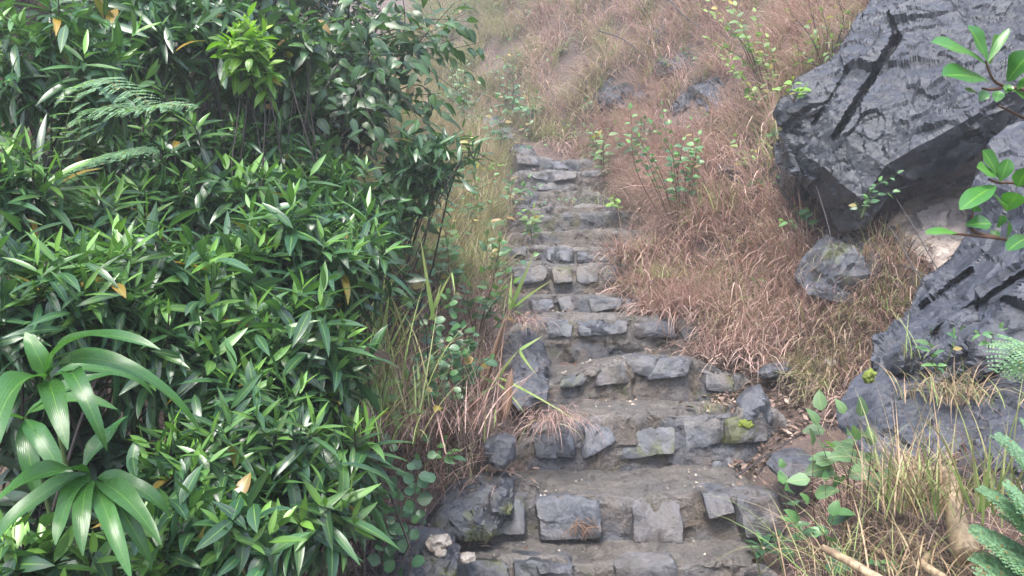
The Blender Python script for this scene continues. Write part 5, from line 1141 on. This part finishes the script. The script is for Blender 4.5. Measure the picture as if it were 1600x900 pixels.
vine('dry vine dangling past the left end of the rock shelf', [[(1275, 290, 4.0), (1292, 345, 3.6), (1302, 395, 3.4), (1296, 420, 3.35)]])
vine('dead stalks leaning on the quartz rock', [[(1470, 430, 3.2), (1425, 350, 3.35), (1400, 310, 3.4)], [(1440, 440, 3.2), (1400, 370, 3.35), (1385, 350, 3.4)], [(1460, 440, 3.1), (1420, 418, 3.2), (1380, 412, 3.3)]])
vine('bare stem lying aslant on the rock flanking the steps', [[(735, 820, 2.6), (765, 770, 2.68), (800, 720, 2.78)]], .0025)
vine('thin dead stem on the litter left of the mossy rock', [[(655, 820, 2.5), (700, 765, 2.65), (730, 745, 2.75)]], .003)
vine('long bare stem arching over the dry grass of the upper hillside', [[(935, 48, 9.2), (975, 62, 9.0), (1010, 90, 8.8)], [(1045, 0, 8.0), (1070, 25, 7.8), (1098, 45, 7.6)]], .008)
vine('dark dead twig lying on the litter by the flat slab', [[(1150, 745, 2.7), (1215, 700, 2.85), (1265, 668, 3.0)], [(1215, 700, 2.85), (1235, 690, 2.85)]], .003)

def litter(name, x, y, L=(.02, .06), mat='litter', wr=.4):
    n = len(x); z = tread(x, y) + rnd(.004, .02, n)
    az = rnd(0, 6.28, n); D = np.stack([np.cos(az), np.sin(az), RS.normal(0, .2, n)], 1)
    l = rnd(*L, n); b = Bag(); t = np.stack([rnd(0, 1, n), rnd(0, 1, n) ** 1.5, (RS.random(n) < .25) * rnd(.5, 1, n)], 1)
    leaves(b, np.stack([x, y, z], 1), D, UP + RS.normal(0, .5, (n, 3)), l, l * wr * rnd(.5, 1.3, n), RS.normal(0, .8, n), t, 'lance', seg=3, fold=.4)
    return b.build(name, M[mat], kind='stuff')
n = 7000; y = rnd(2.2, 9, n); x = rnd(-1.7, 3, n); u = np.maximum(x - xc(y) - half(y), xc(y) - half(y) - x)
k = (u > -.12) & (u < 1.3) | ((u > -.36) & (RS.random(n) < .20)); litter('leaf_litter', x[k], y[k])
n = 4200; y = rnd(3.2, 4.4, n); x = xc(y) + half(y) + rnd(-.1, .9, n); litter('leaf_litter', x, y, (.015, .05))
n = 900; y = 3.0 + RS.normal(0, .35, n); x = xc(y) - half(y) + RS.normal(0, .12, n) - .1; litter('leaf_litter', x, y, (.02, .07), wr=.2)
n = 3200; y = rnd(2.6, 8, n); x = xc(y) + rnd(-1, 1, n) * half(y)
def chips():
    n = 900; y = rnd(2.55, 7, n) ** 1.0; x = xc(y) + rnd(-1.1, 1.25, n) * half(y); z = tread(x, y) - .002
    s = rnd(.3, 1, n) ** 4 * .009 + .0012
    base = nrm(np.array([[1, 0, 0], [-1, 0, 0], [0, 1, 0], [0, -1, 0], [0, 0, .7], [0, 0, -.7.__abs__()]], float))
    tri = np.array([[0, 2, 4], [2, 1, 4], [1, 3, 4], [3, 0, 4], [2, 0, 5], [1, 2, 5], [3, 1, 5], [0, 3, 5]])
    base[5] = [0, 0, -.7]
    v = np.stack([x, y, z], 1)[:, None] + base[None] * s[:, None, None] * rnd(.5, 1.3, (n, 6, 1))
    make('gravel', v.reshape(-1, 3), [(tri[None] + (np.arange(n) * 6)[:, None, None]).reshape(-1, 3)], M['pebble'], kind='stuff', smooth=False)
chips()
# ------------------------------------------------------------------ air, light, camera
def haze(density):
    v = np.array([[x, y, z] for x in (-27, 27) for y in (-11, 45) for z in (-6, 34)], float)
    q = [(0, 1, 3, 2), (4, 6, 7, 5), (0, 4, 5, 1), (2, 3, 7, 6), (0, 2, 6, 4), (1, 5, 7, 3)]
    m = bpy.data.materials.new('mist'); m.use_nodes = True; t = m.node_tree; t.nodes.clear()
    o = t.nodes.new('ShaderNodeOutputMaterial'); p = t.nodes.new('ShaderNodeVolumePrincipled')
    p.inputs['Color'].default_value = (.88, .94, 1, 1); p.inputs['Density'].default_value = density; p.inputs['Anisotropy'].default_value = .1
    t.links.new(p.outputs[0], o.inputs['Volume'])
    make('haze', v, np.array(q), m, kind='stuff', smooth=False)
if HAZE: haze(HAZE)

w = bpy.data.worlds.new('World'); scene.world = w; w.use_nodes = True
nt = w.node_tree; bg = nt.nodes['Background']
sky = nt.nodes.new('ShaderNodeTexSky'); sky.sky_type = 'NISHITA'; sky.sun_disc = False
SUN_EL, SUN_AZ = math.radians(62), math.radians(200)     # azimuth clockwise from +Y seen from above
sky.sun_elevation = SUN_EL; sky.sun_rotation = SUN_AZ; sky.dust_density = 3.0; sky.air_density = 1.0
nt.links.new(sky.outputs[0], bg.inputs[0]); bg.inputs[1].default_value = .15
ld = bpy.data.lights.new('sun', 'SUN'); ld.energy = SUN_E; ld.angle = math.radians(22); ld.color = (1, .97, .93)
lo = bpy.data.objects.new('sun', ld); COL.objects.link(lo)
lo.rotation_euler = (math.pi / 2 - SUN_EL, 0, math.pi - SUN_AZ)
lo.location = (0, 0, 30)

cd = bpy.data.cameras.new('camera'); cam = bpy.data.objects.new('camera', cd); COL.objects.link(cam)
cam.location = (0, 0, CZ); cam.rotation_euler = (math.pi / 2, 0, 0)
cd.sensor_width = 36; cd.lens = 36 * F / 1600; cd.clip_start = .05; cd.clip_end = 500
scene.camera = cam
scene.render.engine = 'CYCLES'
scene.cycles.use_denoising = True
scene.cycles.max_bounces = 6; scene.cycles.diffuse_bounces = 3; scene.cycles.glossy_bounces = 2; scene.cycles.transmission_bounces = 3; scene.cycles.transparent_max_bounces = 4; scene.cycles.volume_bounces = 1
vs = scene.view_settings
vs.view_transform = 'Standard'; vs.look = 'None'; vs.gamma = 1; vs.use_curve_mapping = False; vs.exposure = EXPO
